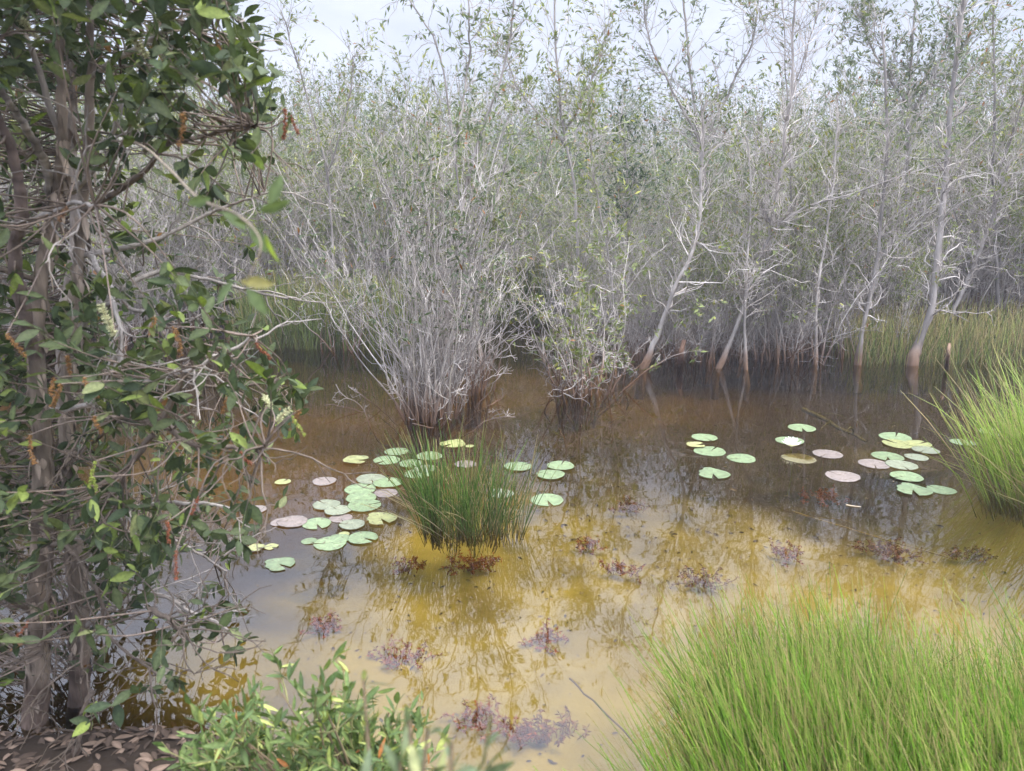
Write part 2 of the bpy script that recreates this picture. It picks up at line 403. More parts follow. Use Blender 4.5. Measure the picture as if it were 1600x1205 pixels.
for x, y in pts:
    dep = y - front(x)
    u = rng.random()
    if dep < 3: kd = 'bare' if u < 0.62 else 'sapling'
    elif dep < 7: kd = 'bare' if u < 0.40 else ('sapling' if u < 0.85 else 'green')
    else: kd = 'bare' if u < 0.12 else ('sapling' if u < 0.5 else 'green')
    cands = [r for k_, r in protos if k_ == kd]
    r0 = cands[int(rng.integers(len(cands)))]
    s = rng.uniform(0.85, 1.15)
    # the canopy line, read off the photograph as an elevation for each bearing
    px = 800 + F * x / (y * math.cos(PITCH) + 0.0)
    top = float(np.interp(px, [-200, 300, 480, 560, 640, 760, 900, 960, 1080, 1280, 1350, 1450, 1600, 1900], [120, 120, 118, 110, 135, 110, 120, 150, 150, 125, 100, 75, 55, 50]))
    zt = aty(px, top, y)[2]
    Hn = {'bare': 3.1, 'sapling': 3.9, 'green': 4.2}[kd]
    smax = zt / Hn * 1.0
    if kd == 'green': s = min(max(s, smax * rng.uniform(0.95, 1.14)), smax * 1.16)
    else: s = min(s * 1.08, smax * rng.uniform(0.9, 1.12))
    if 730 < px < 1190:        # lower growth where the sky shows in the water
        s = min(s, max(0.5, (y * math.tan(R(18.5)) - 2) / Hn * rng.uniform(0.85, 1.2)))
    zz = float(max(height(np.array(x), np.array(y)), -0.1)) + 0.1
    loc = (x, y, zz if zz > 0.1 else 0.0)
    sc = (s * rng.uniform(0.9, 1.15), s * rng.uniform(0.9, 1.15), s)
    if r0.name not in used:
        used.add(r0.name); r0.location = loc; r0.rotation_euler = (0, 0, rng.uniform(0, 6.28)); r0.scale = sc
    else: dup(r0, loc, rng.uniform(0, 6.28), sc)
r_ = np.random.default_rng(91)
cs = [r0 for k_, r0 in protos if k_ == 'sapling']; cb = [r0 for k_, r0 in protos if k_ == 'bare']
for i, (px, py) in enumerate([(1040, 556), (1090, 545), (1140, 552), (1195, 560), (1215, 545), (1245, 566), (1300, 548), (1325, 562), (1385, 545), (1008, 545), (1100, 566), (1270, 540),
                              (985, 560), (560, 520), (590, 500), (520, 530), (820, 470), (870, 490), (1155, 535), (1405, 556)]):
    p = at(px, py); r0 = (cs if i % 3 else cb)[int(r_.integers(4))]
    s_ = r_.uniform(.5, .8); dup(r0, (p[0], p[1], 0.0), r_.uniform(0, 6.28), (s_ * .7, s_ * .7, s_))
print("thicket plants", len(pts))

# far mass behind everything, uncountable
r = np.random.default_rng(5); far = MB(); fl = MB(); n = 7000
th = r.uniform(-0.75, 0.75, n); dist = r.uniform(23, 42, n); fx = np.sin(th) * dist; fy = np.cos(th) * dist
PXS = [-200, 300, 480, 560, 640, 760, 900, 960, 1080, 1280, 1350, 1450, 1600, 1900]; TOPS = [120, 120, 118, 110, 135, 110, 120, 150, 150, 125, 100, 75, 55, 50]
hh = np.array([aty(800 + F * a / b_, np.interp(800 + F * a / b_, PXS, TOPS) , b_)[2] for a, b_ in zip(fx, fy)]) * r.uniform(.62, 1.04, n)
for i in range(n):
    P = polyl(r, (fx[i], fy[i], 0), (r.normal(0, .15), r.normal(0, .15), 1), hh[i], 5, 0.12, 0.05)
    far.tube(P, np.linspace(0.02, 0.005, 6), (GREY if r.random() < .5 else PALE) * r.uniform(.6, 1.1), 3)
m_ = 110000; k = r.integers(0, n, m_)
LP = np.stack([fx[k] + r.normal(0, .55, m_), fy[k] + r.normal(0, .55, m_), hh[k] * (1.0 - 0.55 * r.random(m_) ** 1.5) + r.normal(0, .12, m_)], -1)
fl.leaves(LP, r.normal(0, 1, (m_, 3)), r.normal(0, 1, (m_, 3)), r.uniform(.09, .15, m_), r.uniform(.03, .05, m_), leafcol(r, m_, 'grey'))
ft = thing("distant_thicket", "pale grey-green mass of far thicket behind the countable saplings", "thicket")
ft['kind'] = 'stuff'
far.build("stems", M_bark, ft)['kind'] = 'stuff'; fl.build("leaves", M_leaf_far, ft)['kind'] = 'stuff'

# ------------------------------------------------------------------ single trees and shrubs that stand out
def spline(pts, n):
    pts = np.array(pts, float); m = len(pts); u = np.linspace(0, m - 1, n); i = np.clip(u.astype(int), 0, m - 2); f = (u - i)[:, None]
    p0 = pts[np.maximum(i - 1, 0)]; p1 = pts[i]; p2 = pts[i + 1]; p3 = pts[np.minimum(i + 2, m - 1)]
    return 0.5 * (2 * p1 + (p2 - p0) * f + (2 * p0 - 5 * p1 + 4 * p2 - p3) * f ** 2 + (3 * p1 - p0 - 3 * p2 + p3) * f ** 3)
def pix_path(path):
    """[(px, py, depth) ...] -> world points; py None means on the water at that depth"""
    return [aty(a, b, c) for a, b, c in path]
def clothe(rng, A, LPD, P, rad, twigs, subtw, tl0, lowz, leaf_z, n_leaf, prob, crook=0.3, up=0.06, tmin=0.0028, tone=None):
    ns = len(P) - 1
    for _ in range(twigs):
        k = int(rng.integers(0, ns)); q0 = P[k] + (P[k + 1] - P[k]) * rng.random()
        if q0[2] < lowz: continue
        T = unit(P[k + 1] - P[k]); tl = tl0 * rng.uniform(0.35, 1.15)
        Q = polyl(rng, q0, side(rng, T, rng.uniform(0.4, 1.2)), tl, 6, crook, up)
        rt = float(np.clip(rad[k] * 0.4, tmin * 1.3, 0.013)); ct = (tone if tone is not None else (GREY if rng.random() < 0.55 else PALE)) * rng.uniform(0.7, 1.15)
        A.tube(Q, np.linspace(rt, tmin * 0.8, 7), ct, 3)
        ends = [(Q[-1], unit(Q[-1] - Q[-2]))]
        for v in range(subtw):
            kk = int(rng.integers(1, 6))
            W = polyl(rng, Q[kk], side(rng, unit(Q[kk + 1] - Q[kk]), rng.uniform(0.3, 1.0)), tl * rng.uniform(0.25, 0.65), 4, crook, up)
            A.tube(W, np.linspace(max(tmin, rt * 0.6), tmin * 0.7, 5), ct, 3); ends.append((W[-1], unit(W[-1] - W[-2])))
        for e, de in ends:
            if e[2] > leaf_z + rng.normal(0, 0.2) and rng.random() < prob:
                for _ in range(int(rng.integers(max(1, n_leaf // 2), n_leaf + 1))):
                    LPD.append((e - de * rng.uniform(0, 0.16) + rng.normal(0, 0.008, 3), de + rng.normal(0, 0.6, 3) + np.array([0, 0, -0.15])))
def leaf_mesh(rng, LPD, key, ln, fine=False, ratio=(0.24, 0.36), odd=0.02):
    Lf = MB(); n = len(LPD)
    if n:
        LP = np.array([a for a, b in LPD]); LD = np.array([b for a, b in LPD])
        l = rng.uniform(0.7, 1.25, n) * ln
        Lf.leaves(LP, LD, rng.normal(0, 0.6, (n, 3)) + np.array([0, 0, 0.9]), l, rng.uniform(*ratio, n) * l, leafcol(rng, n, key, odd), fine)
    return Lf
def path_tree(seed, name, label, path, r0, r1, cat="tree", twigs=40, subtw=3, tl=0.8, lowz=0.6, leaf_z=2.5, n_leaf=6, prob=0.6, key='grey', ln=0.09,
              foot=0.25, extra=(), tone=None, group=None, rust=True, up=0.06):
    rng = np.random.default_rng(seed)
    A = MB(); LPD = []; r0 *= (.85 if seed == 1 else .72); r1 *= .75; ln = min(ln, .085); twigs = int(twigs * 1.45)
    W = np.array(pix_path(path)); base = W[0].copy(); base[2] = 0.0
    full = np.vstack([W[0] + (W[0] - W[1]) * 0.2 - np.array([0, 0, 0.40]), W]) if W[0][2] < 0.3 else W
    paths = [(full, r0, r1)] + [(np.array(pix_path(e[0])), e[1], e[2]) for e in extra]
    for Wp, a, b in paths:
        n = 30; P = spline(Wp, n) - base; P[1:] += np.cumsum(rng.normal(0, 0.009, (n - 1, 3)), 0)
        rad = a + (b - a) * np.linspace(0, 1, n) ** 0.8
        c = (tone if tone is not None else PALE) * rng.uniform(0.45, 0.66)
        f = np.clip((P[:, 2] - 0.05 - rng.uniform(0, 0.08, n)) / foot, 0, 1)[:, None]
        C = (BROWN if rust else c * .8) * (1 - f) + c * rng.uniform(0.6, 1.25, (n, 1)) * f
        rad = rad * (1 + 0.5 * (1 - f[:, 0]))
        A.tube(P, rad, C, 8, bump=0.06, rng=rng)
        clothe(rng, A, LPD, P, rad, twigs, subtw, tl, lowz, leaf_z, n_leaf, prob, tone=tone, up=up)
    t = thing(name, label, cat, base, group)
    A.build('trunk', M_bark, t)
    Lf = leaf_mesh(rng, LPD, key, ln)
    if Lf.n: Lf.build('crown', M_leaf_far, t)
    return t
path_tree(1, 'paperbark_tree', 'pale thick paperbark trunk with a dark bent foot beside the back reeds', [(1428, 566, 9.9), (1436, 545, 9.95), (1455, 500, 10), (1463, 420, 10.1), (1476, 300, 10.3), (1484, 180, 10.5), (1500, 60, 10.6), (1510, -60, 10.7)], .085, .03, twigs=75, leaf_z=2.8)
path_tree(2, 'paperbark_tree', 'grey paperbark trunk leaning slightly right, next left of the pale bent one', [(1346, 560, 9.9), (1353, 520, 9.9), (1373, 430, 10), (1388, 330, 10.1), (1396, 200, 10.2), (1392, 60, 10.3)], .055, .02, twigs=70, leaf_z=2.7)
path_tree(3, 'paperbark_tree', 'crooked grey trunk leaning far right with a long slanting limb over the thicket', [(1120, 578, 9.7), (1150, 500, 9.7), (1166, 440, 9.8), (1202, 368, 9.9), (1262, 325, 9.9), (1340, 305, 10), (1430, 270, 10.2), (1510, 235, 10.4), (1600, 150, 10.6)], .048, .006, twigs=60, leaf_z=1.6, prob=.12, key='olive',
          extra=[([(1202, 368, 9.9), (1215, 300, 9.9), (1228, 180, 9.9), (1236, 60, 9.9), (1240, -60, 9.9)], .028, .010)])
path_tree(4, 'paperbark_tree', 'short dark-footed trunk leaning right at the edge of the open water', [(1005, 577, 9.7), (1025, 520, 9.7), (1048, 452, 9.7), (1078, 380, 9.8), (1090, 280, 10), (1096, 180, 10.1)], .06, .02, twigs=60, leaf_z=1.2, prob=.3, key='olive')
path_tree(5, 'paperbark_tree', 'straight thin grey stem standing upright in the shallows between two leaning trunks', [(1168, 580, 9.6), (1167, 500, 9.6), (1176, 420, 9.7), (1184, 300, 9.8), (1178, 200, 9.9)], .034, .012, twigs=45, leaf_z=1.0, prob=.3, key='olive')
path_tree(6, 'paperbark_tree', 'thin brown-footed stem with bare side twigs near the middle of the far shore', [(1275, 562, 9.9), (1280, 470, 9.9), (1291, 380, 10), (1303, 260, 10.1), (1310, 150, 10.2)], .036, .012, twigs=55, leaf_z=1.6, prob=.15, key='olive')
path_tree(7, 'paperbark_tree', 'tall tree with a dark grey-green crown standing clear against the sky', [(1136, 505, 11.2), (1112, 330, 11.2), (1098, 230, 11.3), (1090, 120, 11.4), (1082, 20, 11.5), (1076, -80, 11.6)], .04, .016, twigs=42, lowz=2.8, leaf_z=3.2, prob=.7, n_leaf=7, tl=0.85, key='grey', ln=.11,
          extra=[([(1098, 230, 11.3), (1050, 130, 11.4), (1020, 60, 11.5), (1015, -30, 11.5)], .02, .008), ([(1098, 220, 11.3), (1140, 140, 11.2), (1180, 60, 11.1), (1190, -30, 11.1)], .02, .008)])
path_tree(8, 'paperbark_tree', 'tall leafy tree whose crown fills the top edge above the middle of the thicket', [(905, 510, 11.6), (900, 330, 11.5), (878, 180, 11.4), (866, 80, 11.3), (862, -70, 11.3)], .04, .015, twigs=50, lowz=2.6, leaf_z=3.0, prob=.7, n_leaf=6, tl=0.7, key='olive', ln=.11,
          extra=[([(885, 200, 11.4), (925, 120, 11.4), (945, 40, 11.5)], .018, .007), ([(885, 230, 11.4), (820, 140, 11.4), (790, 60, 11.5)], .018, .007)])
path_tree(9, 'paperbark_tree', 'slim tree with a thin open crown reaching the top edge, left of the middle', [(742, 590, 8.4), (735, 480, 8.5), (722, 330, 8.6), (706, 180, 8.7), (690, 80, 8.8), (650, 10, 8.9), (610, -80, 9.0)], .026, .008, twigs=34, lowz=1.8, leaf_z=2.7, prob=.4, n_leaf=6, tl=0.5, key='grey', ln=.09,
          extra=[([(722, 330, 8.6), (760, 200, 8.6), (800, 100, 8.7), (810, 20, 8.8), (806, -90, 8.9)], .018, .007), ([(712, 230, 8.6), (740, 110, 8.7), (742, 0, 8.7), (735, -120, 8.8)], .015, .006)])
path_tree(10, 'paperbark_tree', 'tall grey-green tree with a spreading crown at the right of the skyline', [(1410, 490, 12.4), (1418, 300, 12.3), (1420, 160, 12.2), (1424, 40, 12.2), (1436, -80, 12.2)], .045, .016, twigs=60, lowz=2.8, leaf_z=3.1, prob=.75, n_leaf=7, tl=0.8, key='grey', ln=.11,
          extra=[([(1420, 160, 12.2), (1370, 80, 12.2), (1345, 20, 12.2)], .02, .008), ([(1420, 180, 12.2), (1470, 90, 12.3), (1500, 20, 12.4)], .02, .008)])
path_tree(11, 'paperbark_tree', 'leafy tree with thin upright stems at the far right of the skyline', [(1560, 480, 11.8), (1556, 300, 11.8), (1560, 160, 11.8), (1552, 40, 11.9), (1560, -100, 12)], .04, .012, twigs=70, lowz=2.4, leaf_z=2.7, prob=.65, n_leaf=7, tl=0.8, key='olive', ln=.11,
          extra=[([(1556, 300, 11.8), (1600, 150, 11.7), (1625, 20, 11.7)], .02, .008)])
path_tree(12, 'paperbark_tree', 'bare grey sapling rising above the thicket with forked leafless tips', [(1232, 500, 10.8), (1236, 330, 10.9), (1234, 200, 11), (1226, 110, 11), (1222, 20, 11), (1218, -60, 11)], .024, .007, twigs=35, lowz=1.5, leaf_z=3.3, prob=.12, tl=0.8, key='grey', up=.2,
          extra=[([(1234, 170, 11), (1256, 90, 11), (1275, 20, 11), (1280, -40, 11)], .012, .005)])
path_tree(13, 'paperbark_tree', 'thin pale-leaved sapling behind the big dark-leaved tree on the left bank', [(520, 470, 11.8), (510, 300, 11.8), (480, 180, 11.7), (450, 90, 11.6), (430, 20, 11.5)], .03, .01, twigs=36, lowz=2.0, leaf_z=2.8, prob=.5, n_leaf=5, tl=0.6, key='olive', ln=.09,
          extra=[([(510, 280, 11.8), (545, 170, 11.8), (560, 90, 11.8)], .016, .007)])
path_tree(14, 'paperbark_tree', 'slender sapling with drooping olive leaves hanging over the second shrub', [(965, 560, 9.6), (962, 440, 9.6), (940, 330, 9.6), (930, 240, 9.6), (925, 160, 9.7)], .022, .008, twigs=80, lowz=0.8, leaf_z=1.1, prob=.5, n_leaf=7, tl=0.6, key='olive', ln=.09)
path_tree(15, 'paperbark_tree', 'grey leaning trunk behind the reeds at the right edge', [(1486, 500, 11.6), (1520, 420, 11.6), (1548, 330, 11.5), (1566, 250, 11.4)], .045, .02, twigs=60, lowz=0.8, leaf_z=2.0, prob=.3, key='olive')
path_tree(16, 'paperbark_tree', 'dense leafy sapling with dark green leaves halfway along the thicket', [(985, 520, 11.6), (980, 400, 11.5), (975, 300, 11.4), (970, 210, 11.4)], .03, .012, twigs=100, lowz=1.2, leaf_z=2.0, prob=.75, n_leaf=8, tl=0.8, key='dark', ln=.10)

# the shrubs standing in the open water
def water_shrub(seed, name, label, loc, calls, parts, key='olive', group=None):
    rng = np.random.default_rng(seed)
    t = thing(name, label, 'shrub', loc, group)
    for pname, args in zip(parts, calls):
        A, Lf = woody(np.random.default_rng(seed + len(pname)), **args)
        A.build(pname, M_bark, t)
        if Lf.n: Lf.build('foliage', M_leaf_far, t)
    return t
c0 = at(668, 652)
water_shrub(21, 'thicket_shrub', 'big grey leafless shrub of many fanned stems standing alone in the water', c0,
            [dict(nstem=95, H=3.1, base_r=.15, spread=.18, thick=.0085, twigs=13, subtw=3, leaves_per=6, leaf_from=.6, key='grey', leaf_len=.075, wander=.11, up=.13, crook=.29, leaf_prob=.2, ang=(.2, .7), tone0=.5, twig_len=.46, lowtw=.05, dark_foot=.10),
             dict(nstem=26, H=0.75, base_r=.32, spread=.9, thick=.005, twigs=6, subtw=3, leaves_per=0, leaf_from=2, key='grey', wander=.22, up=.08, crook=.38, twig_len=.8, lowtw=.1, dark_foot=.05)], ('stems', 'lower_twigs'))
water_shrub(23, 'thicket_shrub', 'small dark-footed bare shrub close behind the big fanned one', at(738, 612),
            [dict(nstem=26, H=2.3, base_r=.15, spread=.25, thick=.010, twigs=12, subtw=3, leaves_per=5, leaf_from=.75, key='olive', leaf_len=.08, wander=.11, up=.12, crook=.3, leaf_prob=.2, twig_len=.6, dark_foot=.25)], ('stems',))
water_shrub(25, 'thicket_shrub', 'leafy grey shrub on orange arching roots, right of the big fanned one', at(905, 612),
            [dict(nstem=34, H=2.0, base_r=.22, spread=.36, thick=.010, twigs=13, subtw=3, leaves_per=6, leaf_from=.15, key='olive', leaf_len=.08, wander=.14, up=.08, crook=.34, leaf_prob=.22, twig_len=.6, dark_foot=.22),
             dict(nstem=14, H=0.5, base_r=.4, spread=1.5, thick=.006, twigs=5, subtw=2, leaves_per=0, leaf_from=2, key='grey', wander=.25, up=-.12, crook=.4, twig_len=.7, lowtw=.1, dark_foot=.35)], ('stems', 'roots'))
water_shrub(27, 'thicket_shrub', 'low tangle of bare twigs at the water edge, between shrub and leaning trunk', at(960, 585),
            [dict(nstem=16, H=1.0, base_r=.3, spread=.7, thick=.008, twigs=9, subtw=3, leaves_per=4, leaf_from=.3, key='olive', leaf_len=.08, wander=.2, up=.02, crook=.38, leaf_prob=.15, twig_len=.7)], ('stems',))
for k, (px, py, lb) in enumerate([(1225, 555, 'small bare bush in the shallows between the thin upright stems'), (1060, 560, 'stubby brown bush beside a broken stump at the far shore'),
                                  (540, 545, 'sprawling bare bush by the green reeds on the left far shore'), (470, 520, 'bare bush half hidden behind the dark-leaved tree')]):
    water_shrub(31 + k, 'thicket_shrub', lb, at(px, py),
                [dict(nstem=16, H=1.9, base_r=.25, spread=.4, thick=.010, twigs=12, subtw=3, leaves_per=4, leaf_from=.4, key='olive', leaf_len=.085, wander=.16, up=.08, crook=.34, leaf_prob=.2, twig_len=.7)], ('stems',))

# ------------------------------------------------------------------ sedges and reeds
def sedge(rng, bases, ln, lean, col_a, col_b, wd=0.0028, dry=0.06, tip=(0.42, 0.36, 0.14), droop=0.25, seg=5, loc=(0, 0, 0)):
    m = MB(); loc = np.array(loc, float)
    for b, l, d in zip(bases, ln, lean):
        d = np.array([d[0], d[1], 1.0]); d = unit(d); t = np.linspace(0, 1, seg)[:, None]
        h = np.array([d[0], d[1], 0]); P = b - loc + d * l * t + (h * droop + rng.normal(0, .03, 3)) * l * t * t - np.array([0, 0, 1.]) * l * 0.15 * np.hypot(d[0], d[1]) * t * t
        if rng.random() < dry: c = np.array([0.40, 0.32, 0.15]) * rng.uniform(.6, 1.2)
        else:
            u = rng.random(); c = (np.array(col_a) * (1 - u) + np.array(col_b) * u) * rng.uniform(0.6, 1.35)
        C = c * (1 - 0.0 * t) ; tt = np.clip((t - 0.86) / 0.14, 0, 1) * (rng.random() < 0.6); C = C * (1 - tt) + np.array(tip) * tt
        bt = np.clip((0.32 - t) / 0.2, 0, 1); C = C * (1 - bt) + np.array([0.16, 0.12, 0.05]) * bt
        if rng.random() < .06:      # snapped stem
            P[-2:] += np.array([h[0] + rng.normal(0, .3), h[1] + rng.normal(0, .3), -.55]) * l * .25 * np.array([[.4], [1.]])
        pr = np.array([1, 1, .9, .75, .3]) if rng.random() < .7 else np.array([1, 1, .9, 1.25, .5])
        m.tube(P, wd * rng.uniform(.6, 1.4) * pr[:seg], C, 3)
    return m
rng = np.random.default_rng(77)
# tussock in the middle of the pads
cc = at(720, 824)
def tussock(rng, n, rx, ry, l0, l1, spread, bias=(0, 0), pw=0.5, tufts=0):
    a = rng.uniform(0, 6.283, n); r_ = rng.random(n) ** pw
    if tufts:
        ta = rng.uniform(0, 6.283, tufts); tr_ = rng.random(tufts) ** .5; k = rng.integers(0, tufts, n)
        tl_ = rng.normal(0, .12, (tufts, 2)); th_ = rng.uniform(.7, 1.1, tufts)
        X_ = np.cos(ta)[k] * tr_[k] + rng.normal(0, .12, n); Y_ = np.sin(ta)[k] * tr_[k] + rng.normal(0, .12, n)
        b = np.stack([X_ * rx, Y_ * ry, -.01 - .16 * rng.random(n) ** 1.5], -1)
        le = np.stack([X_ * spread + bias[0], Y_ * spread + bias[1]], -1) + tl_[k] + rng.normal(0, .11, (n, 2))
        return b, (l0 + (l1 * 1.08 - l0) * rng.beta(1.8, 1.4, n)) * th_[k] + .10, le
    b = np.stack([np.cos(a) * r_ * rx, np.sin(a) * r_ * ry, np.full(n, -0.08)], -1)
    le = np.stack([np.cos(a) * r_ * spread + bias[0] + rng.normal(0, .14, n), np.sin(a) * r_ * spread + bias[1] + rng.normal(0, .14, n)], -1)
    return b, l0 + (l1 * 1.08 - l0) * rng.beta(1.6, 1.5, n) + 0.08, le
b, l, d = tussock(rng, 400, .23, .17, .16, .66, .20, (-.02, 0), tufts=18)
tu = thing('sedge_tussock', 'dark green sedge tussock standing among the lily pads in mid water', 'sedge', cc)
sedge(rng, b, l, d, (0.08, 0.19, 0.03), (0.18, 0.30, 0.06), wd=.0024, dry=.08).build('stems', M_sedge, tu)
b, l, d = tussock(rng, 34, .2, .15, .25, .5, .5, (-.7, 0))
sedge(rng, b, l, d, (0.36, 0.30, 0.16), (0.42, 0.38, 0.2), wd=.0026, dry=.6).build('dry_stems', M_sedge, tu)
c1 = at(782, 826)
tu = thing('sedge_tussock', 'thin upright sedge tussock touching the right side of the fuller one', 'sedge', c1)
b, l, d = tussock(rng, 80, .16, .14, .26, .62, .10, (.03, 0))
sedge(rng, b, l, d, (0.06, 0.13, 0.03), (0.14, 0.21, 0.06), wd=.0024, dry=.12).build('stems', M_sedge, tu)
# right-hand tussock
c2 = np.array([4.55, 4.8, 0.0])
tu = thing('sedge_tussock', 'tall bright green sedge tussock cut by the right edge of the view', 'sedge', c2)
b, l, d = tussock(rng, 5200, .95, .85, .35, .95, .28, (-.10, 0), tufts=40); b[:, 2] = -0.12
sedge(rng, b, l, d, (0.18, 0.30, 0.03), (0.34, 0.45, 0.08), wd=.0028, dry=.09).build('stems', M_sedge, tu)
b, l, d = tussock(rng, 150, .8, .5, .5, .8, .3, (-.8, 0)); b[:, 0] -= .2
sedge(rng, b, l, d, (0.40, 0.34, 0.16), (0.46, 0.42, 0.2), wd=.0026, dry=.5).build('dry_stems', M_sedge, tu)
# near right bed
n = 34000; bx = rng.uniform(0.30, 2.9, n); by = rng.uniform(0.85, 3.2, n)
edge = 0.305 * (0.974 * by + 0.45) + 0.04 * np.sin(by * 9)
far_e = 2.86 + 0.10 * np.sin(bx * 5 + 1) + 0.05 * np.sin(bx * 13) - 0.5 * sm(1.0, 0.45, bx)
keep = (bx > edge + rng.exponential(0.03, n) - 0.05) & (by < far_e + rng.normal(0, .05, n))
clump = vnoise(bx * 3, by * 3, 21); keep &= rng.random(n) < 0.75 + 0.4 * clump
bx, by, clump = bx[keep], by[keep], clump[keep]; n = len(bx); print('near sedge', n)
b = np.stack([bx, by, height(bx, by)], -1)
l = rng.uniform(.42, .74, n) + 0.08 * clump - b[:, 2] * 0.6
lx = -0.20 + rng.normal(0, .14, n) + .06 * clump - 0.25 * sm(0.9, 0.5, bx); ly = rng.normal(0.02, .13, n)
tag(sedge(rng, b, l, np.stack([lx, ly], -1), (0.13, 0.28, 0.025), (0.29, 0.47, 0.055), wd=.0019, dry=.09).build('sedge_bed', M_sedge),
    'dense bright green sedge growing out of the near right shallows', kind='stuff')
# reeds on the far shore
def far_reeds(name, label, n, fx, fy, l0, l1, ca, cb, seed, dry=.12):
    r = np.random.default_rng(seed); x = r.uniform(*fx, n); y = r.uniform(*fy, n)
    b = np.stack([x, y, height(x, y)], -1)
    m = sedge(r, b, r.uniform(l0, l1, n) - np.minimum(b[:, 2], 0), r.normal(0, .14, (n, 2)), ca, cb, wd=.005, dry=dry, droop=.3)
    tag(m.build(name, M_sedge), label, kind='stuff')
far_reeds('reed_bed', 'olive green reeds along the right far shore', 3400, (4.7, 9.0), (9.9, 12.3), .25, .72, (0.12, 0.18, 0.04), (0.32, 0.32, 0.10), 1, .3)
far_reeds('reed_bed', 'green reeds in front of the thicket on the left far shore', 3600, (-4.2, -1.5), (11.0, 13.0), .5, 1.15, (0.12, 0.18, 0.04), (0.24, 0.30, 0.08), 2)
far_reeds('reed_bed', 'dark green reeds at the head of the narrow inlet', 1800, (-.6, 1.5), (13.6, 15.6), .5, 1.4, (0.05, 0.10, 0.025), (0.14, 0.19, 0.05), 3)
for i_ in (1,):
    pass

# ------------------------------------------------------------------ water lilies
PADC = {'g': (0.165, 0.22, 0.105), 'y': (0.26, 0.27, 0.10), 'b': (0.19, 0.155, 0.13), 'o': (0.20, 0.22, 0.14), 's': (0.15, 0.13, 0.06)}
def pad_mesh(name, rng, ragged=0.0, notch=0.14, curl=0.0, fold=0.0, extra=None):
    m = MB(); k = 48; rings = [0.0, 0.25, 0.5, 0.75, 0.92, 1.0]
    a = np.linspace(notch, 2 * math.pi - notch, k)
    edge = 1 + 0.02 * np.sin(a * 3 + rng.uniform(0, 6)) + 0.012 * np.sin(a * 9 + rng.uniform(0, 6))
    if ragged: edge *= 1 - ragged * np.clip(np.interp(a, np.linspace(0, 6.3, 14), rng.uniform(-0.7, 1.0, 14)), 0, 1)
    V = [];
    for r_ in rings:
        z = 0.012 * r_ * np.sin(a * 2 + 1) * r_ + curl * r_ ** 6 * (0.4 + 0.6 * np.sin(a * 1.5 + rng.uniform(0, 6)) ** 2) + fold * np.abs(np.sin(a / 2)) * r_ - 0.006 * np.cos(a * 20) * r_ * (r_ < 1)
        V.append(np.stack([np.cos(a) * edge * r_ * 1.0, np.sin(a) * edge * r_, z + 0.03], -1))
    V = np.concatenate(V)
    R_ = len(rings); q = []
    for i in range(R_ - 1):
        for j in range(k - 1): q.append([i * k + j, (i + 1) * k + j, (i + 1) * k + j + 1, i * k + j + 1])
    vein = np.abs(np.sin(a * 8)) ** 6
    C = np.concatenate([np.stack([np.ones(k) * (1.0 + 0.12 * (1 - r_)) * (1 + 0.26 * vein * (r_ > .1))] * 3, -1) for r_ in rings])
    # thin underside and rim
    off = len(V); V2 = V.copy(); V2[:, 2] -= 0.02
    q2 = [[b_ + off for b_ in reversed(x)] for x in q]
    rim = [[(R_ - 1) * k + j, (R_ - 1) * k + j + off, (R_ - 1) * k + j + 1 + off, (R_ - 1) * k + j + 1] for j in range(k - 1)]
    return np.vstack([V, V2]), np.vstack([C, C * .7]), q + q2 + rim
rp_ = np.random.default_rng(8)
